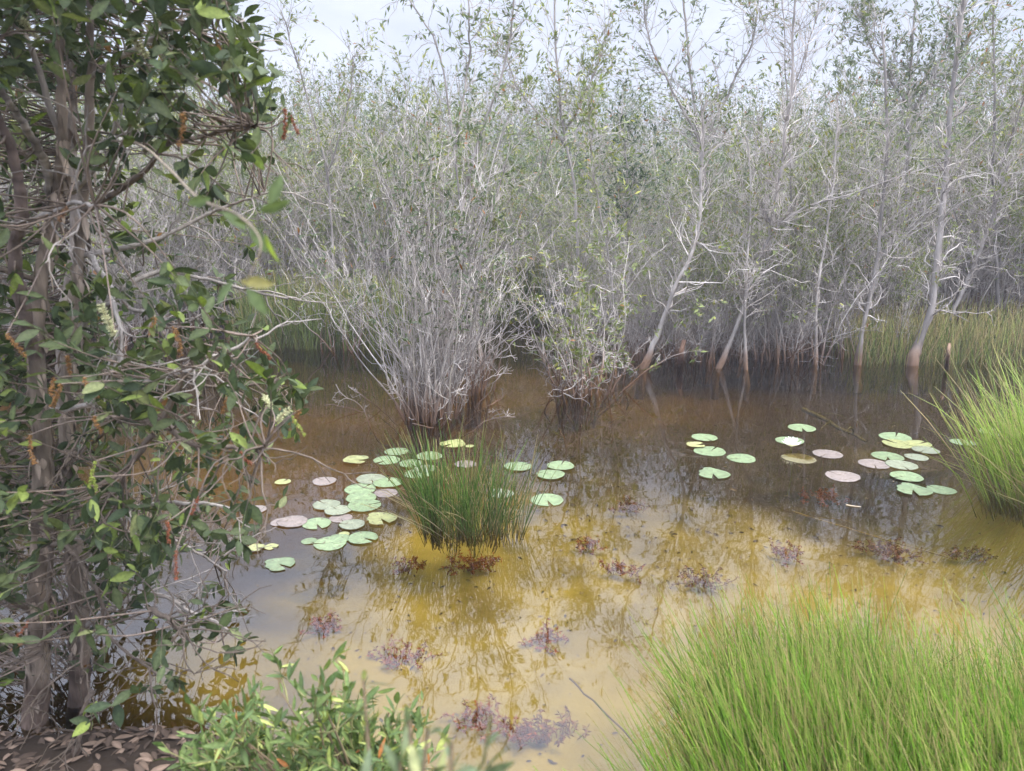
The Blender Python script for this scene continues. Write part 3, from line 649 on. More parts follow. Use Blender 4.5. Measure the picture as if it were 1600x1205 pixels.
PADS = [
 (619, 706, 36, 'g', 'top one of the two green pads left of the tussock tips'),
 (604, 720, 40, 'n', 'notched green pad touching the front of the topmost left pad'),
 (557, 720, 40, 'Y', 'ragged yellow pad floating alone at the upper left of the pads'),
 (507, 753, 36, 'b', 'lone pinkish brown pad at the far left of the upper pads'),
 (580, 750, 44, 'o', 'dull grey-green pad at the back of the stacked left cluster'),
 (606, 756, 44, 'g', 'green pad at the back right of the stacked left cluster'),
 (563, 765, 47, 'g', 'green pad third from the back in the stacked left cluster'),
 (603, 771, 36, 'b', 'brown pad tucked under the right side of the stacked left cluster'),
 (564, 779, 46, 'g', 'green pad in the middle of the stacked left cluster'),
 (569, 791, 51, 'g', 'wide green pad at the front of the stacked left cluster'),
 (510, 790, 42, 'o', 'pale grey-green pad left of the stacked cluster'),
 (528, 799, 41, 'o', 'dull green pad overlapping the pale one left of the stack'),
 (533, 810, 36, 'b', 'brown pad below the two dull green ones'),
 (495, 819, 44, 'n', 'notched green pad beside the tips of the dark-leaved tree'),
 (438, 817, 30, 'b', 'small brown pad nearly hidden by the dark-leaved tree'),
 (457, 816, 46, 'b', 'larger brown pad showing beyond the leaves of the left tree'),
 (550, 821, 39, 'o', 'brownish green pad behind the yellow-green notched pad'),
 (595, 812, 50, 'N', 'yellow-green notched pad at the right of the left cluster'),
 (537, 835, 18, 'y', 'tiny yellowish pad behind the front pair of pads'),
 (483, 846, 24, 'g', 'small round green pad at the left of the front row'),
 (516, 850, 50, 'g', 'large green pad in the front row of the left cluster'),
 (530, 843, 34, 'g', 'half-covered green pad between the two large front ones'),
 (567, 842, 46, 'n', 'notched green pad at the right end of the front row'),
 (401, 858, 26, 'Y', 'small crumpled yellow pad under the left tree'),
 (424, 855, 22, 'Y', 'smaller crumpled yellow pad right of its yellow neighbour'),
 (436, 882, 49, 'G', 'torn green pad nearest the camera at the left'),
 (708, 694, 40, 'N', 'yellow-green ragged pad behind the tussock, near the big bare shrub'),
 (734, 698, 14, 'y', 'tiny yellow pad scrap behind the tussock'),
 (671, 714, 39, 'g', 'green pad seen behind the upper left tussock stems'),
 (642, 726, 36, 'n', 'notched green pad just left of the tussock'),
 (653, 741, 42, 'g', 'green pad partly behind the left tussock stems'),
 (664, 733, 34, 'o', 'dull pad between the two green ones behind the tussock'),
 (728, 726, 34, 'b', 'brown pad behind the middle of the tussock'),
 (809, 730, 42, 'g', 'green pad right of the tussock tips'),
 (876, 729, 41, 'g', 'back one of the touching pair right of the tussock'),
 (860, 743, 43, 'g', 'front one of the touching pair right of the tussock'),
 (855, 782, 50, 'n', 'large lone green pad with a slit, right of the thin tussock'),
 (783, 772, 39, 'o', 'dull green pad seen through the thin tussock'),
 (400, 797, 33, 'b', 'brown pad among the lower leaves of the left tree'),
 (442, 754, 24, 'y', 'small pale pad beside the left tree'),
 (1101, 685, 38, 'g', 'back green pad of the group in front of the leaning stems'),
 (1087, 697, 28, 'Y', 'curled yellow pad at the left edge of the middle group'),
 (1109, 706, 47, 'g', 'wide green pad below the curled yellow one'),
 (1158, 717, 42, 'g', 'round green pad right of the wide one'),
 (1114, 741, 50, 'G', 'torn green pad in front of the middle group'),
 (1253, 670, 40, 'n', 'farthest green pad, behind the white flower'),
 (1234, 690, 41, 'g', 'green pad directly behind the white flower'),
 (1248, 716, 50, 's', 'olive half-sunken pad in front of the white flower'),
 (1293, 710, 43, 'b', 'grey-brown pad right of the white flower'),
 (1317, 745, 50, 'b', 'large grey-brown pad floating alone in dark water'),
 (1399, 684, 45, 'g', 'back green pad of the group by the right tussock'),
 (1404, 695, 45, 'y', 'yellowish pad touching the back one by the right tussock'),
 (1434, 695, 38, 'y', 'light pad behind the dry stems of the right tussock'),
 (1446, 705, 38, 'o', 'dull pad under the dry stems of the right tussock'),
 (1387, 714, 46, 'n', 'notched green pad in the middle of the right group'),
 (1432, 715, 33, 'o', 'small greyish pad in the middle of the right group'),
 (1366, 726, 45, 'b', 'grey-brown pad at the left end of the right group'),
 (1409, 728, 45, 'o', 'pale dull pad below the notched one in the right group'),
 (1416, 746, 46, 'g', 'lone green pad between the right group and the front pair'),
 (1426, 767, 53, 'G', 'largest torn green pad at the front of the right group'),
 (1471, 766, 41, 'g', 'green pad touching the largest one at the foot of the right tussock'),
 (1505, 692, 36, 'g', 'green pad behind the right tussock'),
 (1552, 676, 40, 'o', 'pad mostly hidden behind the right tussock tips')]
variants = {}
for k_, rg, nt_, cu in [('plain', 0.0, .07, .015), ('slit', 0.03, .16, .02), ('torn', 0.22, .2, .03), ('ragged', 0.34, .3, .12), ('round', 0.02, .05, .008)]:
    variants[k_] = pad_mesh(k_, rp_, rg, nt_, cu)
for i, (px, py, wpx, c, lb) in enumerate(PADS):
    key = c.lower() if c not in 'nN' else ('g' if c == 'n' else 'y')
    v = {'g': 'plain', 'b': 'round', 'o': 'plain', 's': 'round', 'y': 'slit', 'n': 'slit', 'N': 'torn', 'G': 'torn', 'Y': 'ragged'}[c]
    V, C, q = variants[v]
    r_ = wpx / F * (at(px, py)[1] / math.cos(PITCH) * 1.02) / 2 * 1.04
    m = MB(); tint = np.array(PADC[key]) * rp_.uniform(.88, 1.12)
    mott = 1 + 0.10 * np.sin(V[:, :1] * 7 + i) * np.sin(V[:, 1:2] * 6 + i * 2)
    Cc = C * tint * mott
    if c in 'YN': Cc = Cc * (1 - .45 * (np.hypot(V[:, 0], V[:, 1]) > .95)[:, None] * np.array([0.2, .55, .6]))
    m.add(V * np.array([r_, r_, r_]), Cc, quads=q)
    o = m.build('lily_pad', M_pad, None, loc=at(px, py, 0.0) + np.array([0, 0, 0.0015 * (i % 6) - (0.012 if c == 's' else 0)]))
    o.rotation_euler = (rp_.normal(0, .012), rp_.normal(0, .012), rp_.uniform(0, 6.28) if c not in 'nNG' else rp_.uniform(3.6, 6.0))
    tag(o, lb, 'lily pad', 'lily pads floating on the pond')
# the flower
fp = at(1236, 704)
fl_ = thing('water_lily', 'white water lily flower open on the water in front of a green pad', 'flower', fp); fl_.scale = (1.2, 1.2, 1.2)
def petal_ring(m, n, ln, wd, tilt, z0, off):
    for i in range(n):
        a = 6.283 * i / n + off; d = np.array([math.cos(a) * math.cos(tilt), math.sin(a) * math.cos(tilt), math.sin(tilt)])
        m.leaves([np.array([0, 0, z0]) + d * 0.006], [d], np.array([[-math.cos(a) * math.sin(tilt), -math.sin(a) * math.sin(tilt), math.cos(tilt)]]), ln, wd, np.array([[.85, .84, .86]]), fine=True, curl=-0.2)
pm = MB(); petal_ring(pm, 9, .075, .026, .30, .03, 0); petal_ring(pm, 9, .070, .024, .70, .033, .35); petal_ring(pm, 7, .06, .02, 1.05, .035, .1)
pm.build('petals', M_petal, fl_)
stm = MB(); rs = np.random.default_rng(3)
for i in range(26):
    a = rs.uniform(0, 6.28); stm.tube(polyl(rs, (0, 0, .03), (math.cos(a) * .5, math.sin(a) * .5, 1), .022, 2, .05, 0), [.0014, .0012, .001], (.65, .45, .05), 3)
stm.build('stamens', M_petal, fl_)
sk = MB(); sk.tube(np.array([[0, 0, -.38], [.02, 0, -.2], [0, 0, .03]]), [.004, .004, .006], (.2, .2, .06), 5); sk.build('stalk', M_sedge, fl_)

# ------------------------------------------------------------------ weeds and wood under water
WEEDS = [(925, 847, .13, 'small brown weed tuft under water near the lone slit pad'), (968, 884, .2, 'purple-brown weed tuft in the pale open sand'),
 (1098, 900, .22, 'bushy purple weed tuft beyond the near sedge'), (1230, 858, .18, 'reddish weed tuft left of the dark far ones'),
 (1392, 857, .3, 'wide purple weed patch before the right tussock'), (1520, 863, .2, 'purple weed tuft nearest the right tussock'),
 (848, 994, .2, 'lone rust-red weed tuft in the middle of the near water'), (753, 1118, .2, 'rusty brown weed tuft near the leafy shrub'),
 (812, 1138, .1, 'small rusty weed sprig right of the near brown tuft'), (640, 878, .22, 'red-brown weed patch left under the green tussock'),
 (737, 876, .24, 'red-brown weed patch straight under the green tussock'), (510, 970, .18, 'brown weed tuft by the reflection of the left tree'),
 (1290, 772, .3, 'dark red weed patch in front of the grey-brown pads'), (985, 788, .22, 'dark weed patch right of the lone slit pad'),
 (622, 1020, .16, 'sparse brown weed sprig left of the near reflections'), (860, 1140, .2, 'flat mauve weed patch spread on the near sand')]
for i, (px, py, rr, lb) in enumerate(WEEDS):
    r = np.random.default_rng(300 + i); zb = -.2 if i != 15 else -.34; p = at(px, py, -.33); p[2] = -.385
    m = MB(); rr *= .72; base = np.array([[.26, .075, .02], [.20, .09, .05], [.20, .08, .04]][0 if 'red' in lb or 'rust' in lb or 'brown' in lb else 1]); LPD = []
    stx = r.uniform(.8, 2.4)
    for s_ in range(int(r.uniform(22, 50) * rr / .2)):
        a = r.uniform(0, 6.28); q0 = np.array([math.cos(a) * stx, math.sin(a), 0]) * r.random() * rr * .55
        P = polyl(r, q0, (math.cos(a) * .6, math.sin(a) * .6, 1), r.uniform(.05, .12), 6, .3, -.02)
        P[:, 2] = np.minimum(P[:, 2], .2)
        m.tube(P, np.linspace(.003, .0015, 7), base * r.uniform(.6, 1.2), 3)
        for k in range(2, 7):
            n_ = 3; m.leaves(np.repeat(P[k:k + 1], n_, 0), r.normal(0, 1, (n_, 3)) * [1, 1, .5], r.normal(0, 1, (n_, 3)), .028, .009, base * r.uniform(.7, 1.5, (n_, 1)))
    o = m.build('water_weed', M_weed, None, loc=p); tag(o, lb, 'water weed', 'weed tufts under the water')
def stick(name, label, cat, pts, r0, r1, col, seed, loc=None, wob=.01, twigs=0):
    r = np.random.default_rng(seed); pts = np.array(pts, float); base = pts[0].copy()
    P = spline(pts, 16) - base; P[1:] += np.cumsum(r.normal(0, wob, (15, 3)) * [1, 1, .2], 0)
    m = MB(); m.tube(P, np.linspace(r0, r1, 16), np.array(col), 6, bump=.08, rng=r)
    for _ in range(twigs):
        k = int(r.integers(2, 14)); Q = polyl(r, P[k], side(r, unit(P[k + 1] - P[k]), .6) * [1, 1, .3], .35, 5, .2, 0); m.tube(Q, np.linspace(r1, r1 * .4, 6), np.array(col), 3)
    return tag(m.build(name, M_bark, None, loc=base), label, cat)
stick('sunken_branch', 'mossy olive branch lying under the water behind the farthest pad', 'branch', [at(1255, 640, -.12), at(1300, 660, -.1), at(1355, 690, -.12)], .03, .012, (.13, .11, .035), 1, twigs=3)
stick('floating_stick', 'thin pale stick floating in front of the large grey-brown pad', 'stick', [at(1322, 789, .004), at(1334, 791, .004), at(1345, 792, .004)], .005, .003, (.55, .45, .3), 2, wob=.0)
stick('sunken_branch', 'long thin dark branch under the water in front of the near sedge', 'branch', [at(890, 1060, -.2), at(960, 1130, -.3), at(1040, 1230, -.33)], .005, .003, (.08, .05, .03), 3, wob=.004)
stick('sunken_branch', 'long pale stick crossing under water below the right group of pads', 'branch', [at(1240, 800, -.12), at(1340, 830, -.14), at(1480, 870, -.15)], .007, .004, (.20, .15, .05), 4, wob=.004, twigs=2)
stick('dead_branch', 'bare grey branch reaching over the water from the big fanned shrub', 'branch', [aty(775, 560, 7.4), aty(810, 530, 7.2), aty(850, 505, 7.1)], .006, .003, (.45, .40, .38), 5, wob=.012, twigs=4)
stick('broken_stump', 'short broken reddish stump poking from the water by the far shore', 'stump', [at(1062, 575, -.3), aty(1063, 560, 9.7), aty(1070, 533, 9.7)], .05, .03, (.20, .12, .08), 6, wob=.004)
stick('broken_stump', 'thin brown stump standing in front of the right reeds', 'stump', [at(1480, 583, -.3), aty(1481, 560, 9.5), aty(1486, 536, 9.5)], .03, .02, (.30, .20, .13), 7, wob=.004)

# ------------------------------------------------------------------ the big dark-leaved tree on the left bank
rng = np.random.default_rng(42)
base = at(92, 1120); base[2] = 0.0
lt = thing('paperbark_tree', 'large dark-leaved tree with peeling twin trunks on the near left bank', 'tree', base)
trunks = [([(52, 1190, 2.62), (58, 1080, 2.62), (60, 960, 2.6), (64, 850, 2.6), (66, 700, 2.6), (56, 560, 2.6), (64, 440, 2.65), (84, 330, 2.65), (98, 220, 2.6), (93, 100, 2.6), (102, -60, 2.6), (112, -300, 2.6)], .052, .008, (.25, .20, .155)),
          ([(128, 1180, 2.75), (124, 1080, 2.75), (126, 980, 2.75), (120, 880, 2.75), (108, 760, 2.8), (104, 640, 2.8), (110, 520, 2.8), (124, 400, 2.8), (135, 260, 2.75), (143, 120, 2.7), (140, 0, 2.7), (150, -260, 2.7)], .046, .008, (.27, .22, .175)),
          ([(56, 560, 2.6), (36, 480, 2.5), (22, 400, 2.45), (34, 330, 2.4), (20, 240, 2.35), (-20, 120, 2.3), (-30, -60, 2.3)], .026, .010, (.16, .12, .10)),
          ([(84, 330, 2.65), (72, 260, 2.6), (40, 200, 2.5), (8, 150, 2.45), (-40, 60, 2.4)], .018, .008, (.30, .26, .22)),
          ([(104, 640, 2.8), (100, 520, 2.95), (118, 380, 3.1), (112, 250, 3.2), (116, 80, 3.2), (118, -80, 3.2)], .032, .012, (.32, .27, .23))]
tp = []
for k, (pth, a, b_, col) in enumerate(trunks):
    n = 60; P = spline(pix_path(pth), n) - base; P[1:-1] += rng.normal(0, .0022, (n - 2, 3)); rad = a + (b_ - a) * np.linspace(0, 1, n) ** .75
    C = np.array(col) * rng.uniform(.55, 1.45, (n, 1)); C[P[:, 2] < .25] *= np.array([.55, .5, .5])
    m = MB(); m.tube(P, rad, C, 14, bump=.07, rng=rng)
    # hanging flakes of bark
    if k < 2:
        for _ in range(150):
            i = int(rng.integers(3, n - 14)); th = rng.uniform(0, 6.28); nr = np.array([math.cos(th), math.sin(th), 0])
            m.leaves([P[i] + nr * rad[i] * 1.0], [np.array([0, 0, -1]) + nr * rng.uniform(.05, .35)], np.array([nr]), rng.uniform(.03, .09), rng.uniform(.012, .03), np.array([col]) * rng.uniform(.5, 1.9), fine=True)
    m.build('trunk', M_bark_near, lt)
    tp.append(P[6:])
TP = np.vstack(tp)
# limbs
lim = [[(112, 300, 2.7), (170, 245, 2.6), (190, 180, 2.5), (195, 100, 2.5)], [(130, 330, 2.75), (215, 262, 2.6), (255, 215, 2.5), (335, 188, 2.4), (395, 170, 2.3)],
       [(20, 350, 2.5), (60, 345, 2.4), (110, 320, 2.2), (150, 310, 2.1)], [(70, 640, 2.7), (130, 640, 2.5), (190, 608, 2.4), (290, 582, 2.3), (350, 560, 2.3), (400, 530, 2.3)],
       [(110, 560, 2.8), (150, 480, 2.7), (210, 477, 2.6), (260, 500, 2.5)], [(140, 400, 2.8), (165, 450, 2.6), (180, 520, 2.5), (186, 570, 2.45)],
       [(60, 815, 2.6), (78, 850, 2.5), (105, 855, 2.45), (150, 920, 2.4), (172, 980, 2.4), (242, 1042, 2.35)], [(106, 858, 2.45), (114, 950, 2.4), (124, 1030, 2.35)],
       [(78, 852, 2.5), (76, 920, 2.45), (64, 1000, 2.4)], [(290, 582, 2.3), (262, 660, 2.3), (220, 665, 2.35), (170, 690, 2.5), (120, 720, 2.7)],
       [(262, 660, 2.3), (310, 690, 2.2), (380, 700, 2.15), (420, 690, 2.1)], [(240, 680, 2.3), (205, 730, 2.3), (185, 770, 2.3), (170, 800, 2.4)],
       [(236, 953, 2.2), (270, 975, 2.15), (290, 1003, 2.1)], [(120, 880, 2.75), (200, 800, 2.6), (300, 780, 2.4), (380, 790, 2.3)], [(60, 960, 2.6), (-40, 900, 2.4), (-100, 860, 2.3)],
       [(143, 120, 2.7), (230, 60, 2.6), (320, 40, 2.5), (400, 0, 2.4)], [(98, 220, 2.6), (20, 40, 2.5), (-60, -20, 2.4)], [(140, 0, 2.7), (260, -90, 2.6), (340, -160, 2.5)],
       [(124, 400, 2.8), (240, 370, 2.9), (330, 330, 3.0), (420, 300, 3.0)], [(110, 520, 2.8), (230, 430, 2.9), (330, 440, 3.0), (440, 460, 3.0)],
       [(104, 640, 2.8), (220, 560, 3.0), (340, 600, 3.1), (440, 590, 3.1)], [(120, 880, 2.75), (220, 840, 2.9), (300, 860, 2.9), (360, 900, 2.9)],
       [(126, 980, 2.75), (220, 930, 2.6), (300, 960, 2.5), (370, 1000, 2.4)], [(66, 700, 2.6), (-30, 640, 2.4), (-90, 600, 2.3)], [(64, 440, 2.65), (-30, 420, 2.5), (-100, 380, 2.4)],
       [(145, 1080, 2.5), (132, 1130, 2.4), (118, 1185, 2.3)]]
lb_m = MB(); LPts = []
for pth in lim:
    n = 22; P = spline(pix_path(pth), n) - base; P[1:] += np.cumsum(rng.normal(0, .004, (n - 1, 3)), 0)
    c = (np.array([.38, .34, .30]) if rng.random() < .45 else np.array([.17, .135, .105])) * rng.uniform(.8, 1.15)
    lb_m.tube(P, np.linspace(.011, .0045, n), c, 6, bump=.06, rng=rng); LPts.append(P)
    for _ in range(9):
        k = int(rng.integers(3, n - 1)); Q = polyl(rng, P[k], side(rng, unit(P[k] - P[k - 1]), rng.uniform(.4, 1.2)), rng.uniform(.12, .42), 7, .28, .0)
        lb_m.tube(Q, np.linspace(.004, .0014, 8), c * rng.uniform(.85, 1.1), 4)
        for __ in range(2):
            k2 = int(rng.integers(2, 6)); W = polyl(rng, Q[k2], side(rng, unit(Q[k2] - Q[k2 - 1]), .8), rng.uniform(.06, .2), 4, .25, .0); lb_m.tube(W, np.linspace(.0022, .001, 5), c, 3)
LPts = np.vstack(LPts); ALLP = np.vstack([TP, LPts, LPts, LPts])
# leafy sprays
yb = [-350, 0, 60, 150, 250, 330, 400, 500, 600, 700, 780, 850, 900, 980, 1060, 1120]
xb = [260, 350, 385, 425, 470, 430, 385, 450, 455, 440, 455, 400, 340, 400, 310, 230]
dn = [.7, .8, .85, .8, .55, .42, .5, .75, .9, 1, 1, .95, .6, .5, .55, .3]
LPD = []; spots = []
def spray(rng, c, nl, ln_tw=.22, src=ALLP):
    k = int(np.argmin(np.sum((src - c) ** 2, 1) + rng.random(len(src)) * .16)); s0 = src[k]
    mid = (s0 + c) / 2 + rng.normal(0, .03, 3) - np.array([0, 0, .02]); P = spline([s0, mid, c], 8)
    lb_m.tube(P, np.linspace(.0038, .0014, 8), np.array([.20, .155, .12]) * rng.uniform(.5, 1.4), 4)
    d = unit(c - mid) + rng.normal(0, .25, 3); Q = polyl(rng, c, d, .10, 4, .15, .05); lb_m.tube(Q, np.linspace(.0014, .0009, 5), (.16, .18, .08), 3)
    for j in range(nl):
        t = rng.random(); p = (P[5] * (1 - t * 2) + P[7] * t * 2) if t < .5 else (Q[0] + (Q[-1] - Q[0]) * (t - .5) * 2)
        dd = unit(d) * .6 + rng.normal(0, .6, 3) + np.array([0, 0, -.12]); LPD.append((p, dd))
ctr = 0
while ctr < 2200:
    py = rng.uniform(-350, 1115); xr_ = np.interp(py, yb, xb) + 22 * math.sin(py * .021) + rng.normal(0, 14); px = rng.uniform(-260, xr_); y = rng.uniform(1.95, 4.0)
    if rng.random() > np.interp(py, yb, dn): continue
    if 35 < px < 165 and y < 2.62 and py > 40 and rng.random() < (.8 if py < 470 or py > 830 else .45): continue
    if 200 < py < 430 and px > 150 and rng.random() < .35: continue
    if px > 250 and py > 150 and rng.random() < .38: continue
    if math.sin(px * .031 + 1.3) * math.sin(py * .027 + .4) > .45 and rng.random() < .7: continue
    ctr += 1
    c = aty(px, py, y); 
    if c[2] < .12: continue
    spray(rng, c - base, int(rng.integers(5, 11)))
lb_m.build('branches', M_bark_near, lt)
n = len(LPD); print('near leaves', n)
lf = MB(); LP = np.array([a for a, _ in LPD]); LD = np.array([b_ for _, b_ in LPD]); l = rng.uniform(.040, .080, n)
u = rng.random((n, 1)); C = (np.array([.026, .044, .020]) * (1 - u) + np.array([.080, .108, .042]) * u)
v = rng.random(n); C[v < .09] = (.16, .22, .05); C[(v > .12) & (v < .17)] = (.14, .17, .07); C[v > .995] = (.22, .12, .05); C = C * rng.uniform(.85, 1.15, (n, 1))
lf.leaves(LP, LD, rng.normal(0, .7, (n, 3)) + [0, 0, .7], l, l * rng.uniform(.36, .48, n), C, fine=True)
lf.build('foliage', M_leaf, lt)
# flower and fruit spikes
def spike(rng, p, d, ln, rr, col, dens=26, name='flower_spike', label=None, parent=None):
    m = MB(); P = polyl(rng, p, d, ln, 6, .1, 0); m.tube(P, np.full(7, .0018), (.2, .13, .08), 4)
    for k in range(int(dens * ln / .05)):
        t = rng.random() * 5.99; i = int(t); q0 = P[i] + (P[i + 1] - P[i]) * (t - i)
        dd = side(rng, unit(P[i + 1] - P[i]), rng.uniform(1.0, 1.5)); W = np.array([q0, q0 + dd * rr * rng.uniform(.6, 1.1)])
        m.tube(W, [.0016, .0009], np.array(col) * rng.uniform(.6, 1.3), 3)
    o = m.build(name, M_spike, parent)
    if label: o['label'] = label
SP = [(90, 345, 't'), (85, 590, 'o'), (105, 555, 'o'), (95, 600, 'o'), (130, 590, 'o'), (10, 522, 'o'), (240, 495, 'o'), (270, 510, 'o'), (400, 535, 'r'), (355, 620, 'o'), (45, 680, 'o'), (145, 650, 'o'),
      (262, 815, 'r'), (275, 860, 'r'), (45, 970, 'r'), (285, 175, 'o'), (445, 168, 'r'), (455, 180, 'r'), (180, 525, 'c'), (432, 660, 'c'), (425, 640, 'c'), (230, 90, 'c'), (138, 605, 'g'), (150, 720, 'g'), (145, 745, 'g'), (455, 650, 'g'), (60, 60, 'c'), (375, 705, 'r'), (310, 775, 'r'), (470, 640, 'o')]
for px, py, k_ in SP:
    col, rr = {'t': ((.42, .25, .14), .010), 'o': ((.32, .17, .06), .009), 'r': ((.30, .10, .05), .007), 'c': ((.62, .62, .36), .013), 'g': ((.34, .42, .08), .006)}[k_]
    c = aty(px, py, rng.uniform(1.9, 2.25)) - base
    k = int(np.argmin(np.sum((ALLP - c) ** 2, 1))); tw = MB()
    spike(rng, c, (rng.normal(0, .3), rng.normal(0, .3), -1 if k_ in 'rog' else .3), rng.uniform(.05, .09), rr, col, 70 if k_ != 'c' else 110,
          label={'t': 'withered tan flower spike', 'o': 'dry orange-brown flower spike', 'r': 'dry red-brown flower spike', 'c': 'cream bottlebrush flower spike', 'g': 'green seed spike'}[k_], parent=lt)
    tw.tube(spline([ALLP[k], (ALLP[k] + c) / 2 + rng.normal(0, .02, 3), c], 7), np.linspace(.003, .0015, 7), (.28, .22, .18), 4); tw.build('twig', M_bark_near, lt)
# the limb that reaches towards the camera
rl = np.random.default_rng(6); m = MB(); LPD = []
P = spline(pix_path([(160, 220, 2.6), (215, 225, 2.0), (262, 262, 1.5), (310, 310, 1.15), (370, 335, 1.0), (408, 380, .95), (385, 440, .93)]), 26) - base
m.tube(P, np.linspace(.004, .0007, 26), (.22, .18, .13), 5); m.build('limb', M_bark_near, lt)
for px, py, y, dx, dz in [(330, 310, 1.1, -1, -.2), (345, 330, 1.05, .6, -.5), (365, 345, 1.0, 1, -.2), (390, 350, .98, .5, -.9), (405, 330, .98, 1, .3), (415, 365, .96, .2, -1), (420, 320, .97, .5, 1), (375, 440, .93, 1, -.1), (385, 450, .93, .6, -.9), (365, 440, .95, -.6, -.6)]:
    LPD.append((aty(px, py, y) - base, np.array([dx, rl.normal(0, .2), dz])))
lf = MB(); n = len(LPD); Cc = np.array([(.10, .15, .06)] * n); Cc[5] = (.22, .32, .06); Cc[7] = (.17, .17, .05); Cc *= .8
lf.leaves(np.array([a for a, _ in LPD]), np.array([b_ for _, b_ in LPD]), rl.normal(0, .5, (n, 3)) + [0, -1, .3], .042, .016, Cc, fine=True); lf.build('leaves', M_leaf, lt)

# ------------------------------------------------------------------ leafy shrub at the bottom of the view
def sprig_shrub(seed, name, label, base, stems, key, ln, parent=None, nl=9, sub=6, col=None, hang=.35):
    r = np.random.default_rng(seed); t = thing(name, label, 'shrub', base); m = MB(); LPD = []
    for tip in stems:
        tip = np.array(tip) - base; foot = np.array([r.normal(0, .05), r.normal(0, .05), -.05])
        P = spline([foot, foot * .5 + tip * .5 * [.8, .8, 1.1], tip], 14); m.tube(P, np.linspace(.006, .002, 14), (.24, .18, .11), 5)
        ends = [(P[-1], unit(P[-1] - P[-2]))]
        for _ in range(sub):
            k = int(r.integers(6, 13)); Q = polyl(r, P[k], side(r, unit(P[k + 1] - P[k]), r.uniform(.4, 1.0)), r.uniform(.08, .2), 5, .2, .15)
            m.tube(Q, np.linspace(.0028, .0014, 6), (.25, .24, .10), 4); ends.append((Q[-1], unit(Q[-1] - Q[-2])))
        for e, de in ends:
            for j in range(nl):
                LPD.append((e - de * r.uniform(0, .10), de * r.uniform(.2, 1) + r.normal(0, .55, 3)))
    m.build('stems', M_bark_near, t); n = len(LPD); lf = MB(); l = r.uniform(.6, 1.25, n) * ln; C = leafcol(r, n, key, .01)
    lf.leaves(np.array([a for a, _ in LPD]), np.array([b_ for _, b_ in LPD]), r.normal(0, .6, (n, 3)) + [0, 0, .9], l, l * r.uniform(.2, .3, n), C, fine=True)
    lf.build('foliage', M_leaf, t); return t
LEAFC['fresh'] = ([0.055, 0.095, 0.03], [0.12, 0.175, 0.05], [0.30, 0.36, 0.10])
bs = np.array([-.42, 1.75, .05]); r = np.random.default_rng(12); tips = []
for i in range(64):
    px = r.uniform(290, 660); top = np.interp(px, [300, 380, 450, 550, 620, 660], [1185, 1120, 1075, 1085, 1120, 1160]); py = top + r.uniform(0, 130)
    tips.append(aty(px, py, r.uniform(1.5, 1.95)))
sprig_shrub(50, 'waterside_shrub', 'fresh green narrow-leaved shrub at the bottom edge in front of the water', bs, tips, 'fresh', .05)
tips = [aty(568, 1062, .85), aty(640, 1125, .72), aty(668, 1140, .70), aty(705, 1160, .70), aty(625, 1190, .74), aty(715, 1215, .72), aty(650, 1230, .7), aty(680, 1200, .7)]
sprig_shrub(51, 'waterside_shrub', 'blurred grey-green sprigs closest to the camera at the bottom edge', np.array([-.12, .75, .05]), tips, 'grey', .036, nl=7, sub=1)

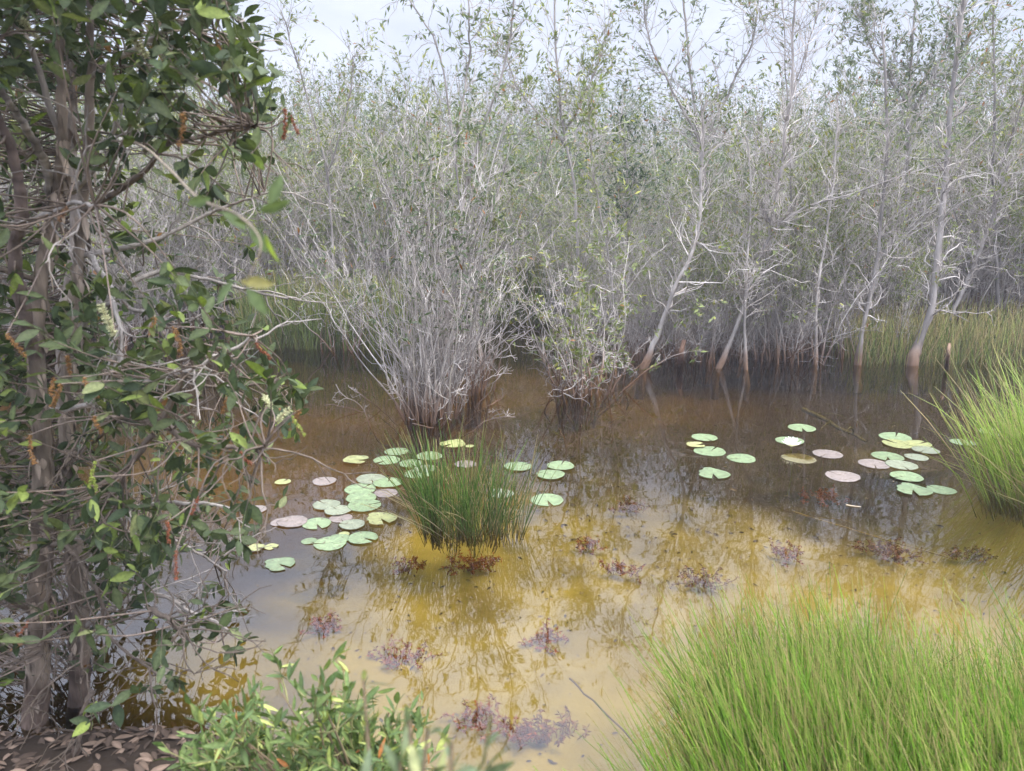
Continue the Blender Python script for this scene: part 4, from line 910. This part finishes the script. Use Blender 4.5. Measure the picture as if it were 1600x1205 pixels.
# fallen leaves on the mud and on the pond floor
r = np.random.default_rng(14); m = MB(); n = 5200
x = np.concatenate([r.uniform(-2.6, .1, 2600), r.uniform(-5.5, 6.5, n - 2600)]); y = np.concatenate([r.uniform(1.2, 2.6, 2600), r.uniform(5.2, 10.5, n - 2600)])
P = np.stack([x, y, height(x, y) + .006], -1)
u = r.random((n, 1)); x[-900:] = r.uniform(-1.2, 4.2, 900); y[-900:] = r.uniform(2.4, 5.4, 900); P = np.stack([x, y, height(x, y) + .006], -1)
C = np.array([.06, .042, .03]) * (1 - u ** 2) + np.array([.24, .17, .12]) * u ** 2; C[2600:] *= .7
ang = r.uniform(0, 6.28, n); l = r.uniform(.04, .08, n); l[-900:] *= r.uniform(.2, .7, 900)
m.leaves(P, np.stack([np.cos(ang), np.sin(ang), r.normal(0, .12, n)], -1), r.normal(0, .25, (n, 3)) + [0, 0, 1], l, l * .33, C, fine=True)
tag(m.build('fallen_leaves', M_litter), 'brown fallen leaves strewn on the mud and the pond floor', kind='stuff')

# bits floating on the surface
r = np.random.default_rng(19); m = MB(); n = 420
x = r.uniform(-3.2, 4.6, n); y = r.uniform(2.6, 9.2, n); k = (height(x, y) < -.05) & ~((x > .4) & (y < 3.1)); x, y = x[k], y[k]; n = len(x)
ang = r.uniform(0, 6.28, n); l = r.uniform(.008, .035, n)
m.leaves(np.stack([x, y, np.full(n, .003)], -1), np.stack([np.cos(ang), np.sin(ang), np.zeros(n)], -1), np.tile([0., 0, 1], (n, 1)), l, l * r.uniform(.15, .4, n),
         np.array([.22, .16, .08]) * r.uniform(.4, 1.6, (n, 1)), curl=0)
tag(m.build('floating_debris', M_litter), 'small brown leaf scraps floating on the pond', kind='stuff')

# ------------------------------------------------------------------ haze
HAZE = 0.0038
if HAZE:
    hm = bpy.data.materials.new("haze_air"); hm.use_nodes = True; t = hm.node_tree; t.nodes.clear()
    o_ = t.nodes.new("ShaderNodeOutputMaterial"); pv = t.nodes.new("ShaderNodeVolumePrincipled")
    pv.inputs['Color'].default_value = (0.93, 0.93, 1.0, 1); pv.inputs['Density'].default_value = HAZE; pv.inputs['Anisotropy'].default_value = 0.2
    t.links.new(pv.outputs[0], o_.inputs['Volume'])
    x0, x1, y0, y1, z0, z1 = -920, 920, -920, 920, -3.5, 9.0
    v = [(x, y, z) for z in (z0, z1) for y in (y0, y1) for x in (x0, x1)]
    hz = MB(); hz.add(v, (.5, .5, .5), quads=[[0, 2, 3, 1], [4, 5, 7, 6], [0, 1, 5, 4], [2, 6, 7, 3], [0, 4, 6, 2], [1, 3, 7, 5]])
    tag(hz.build('haze', hm, smooth=False), 'thin pale haze over the pond and thicket', kind='stuff')
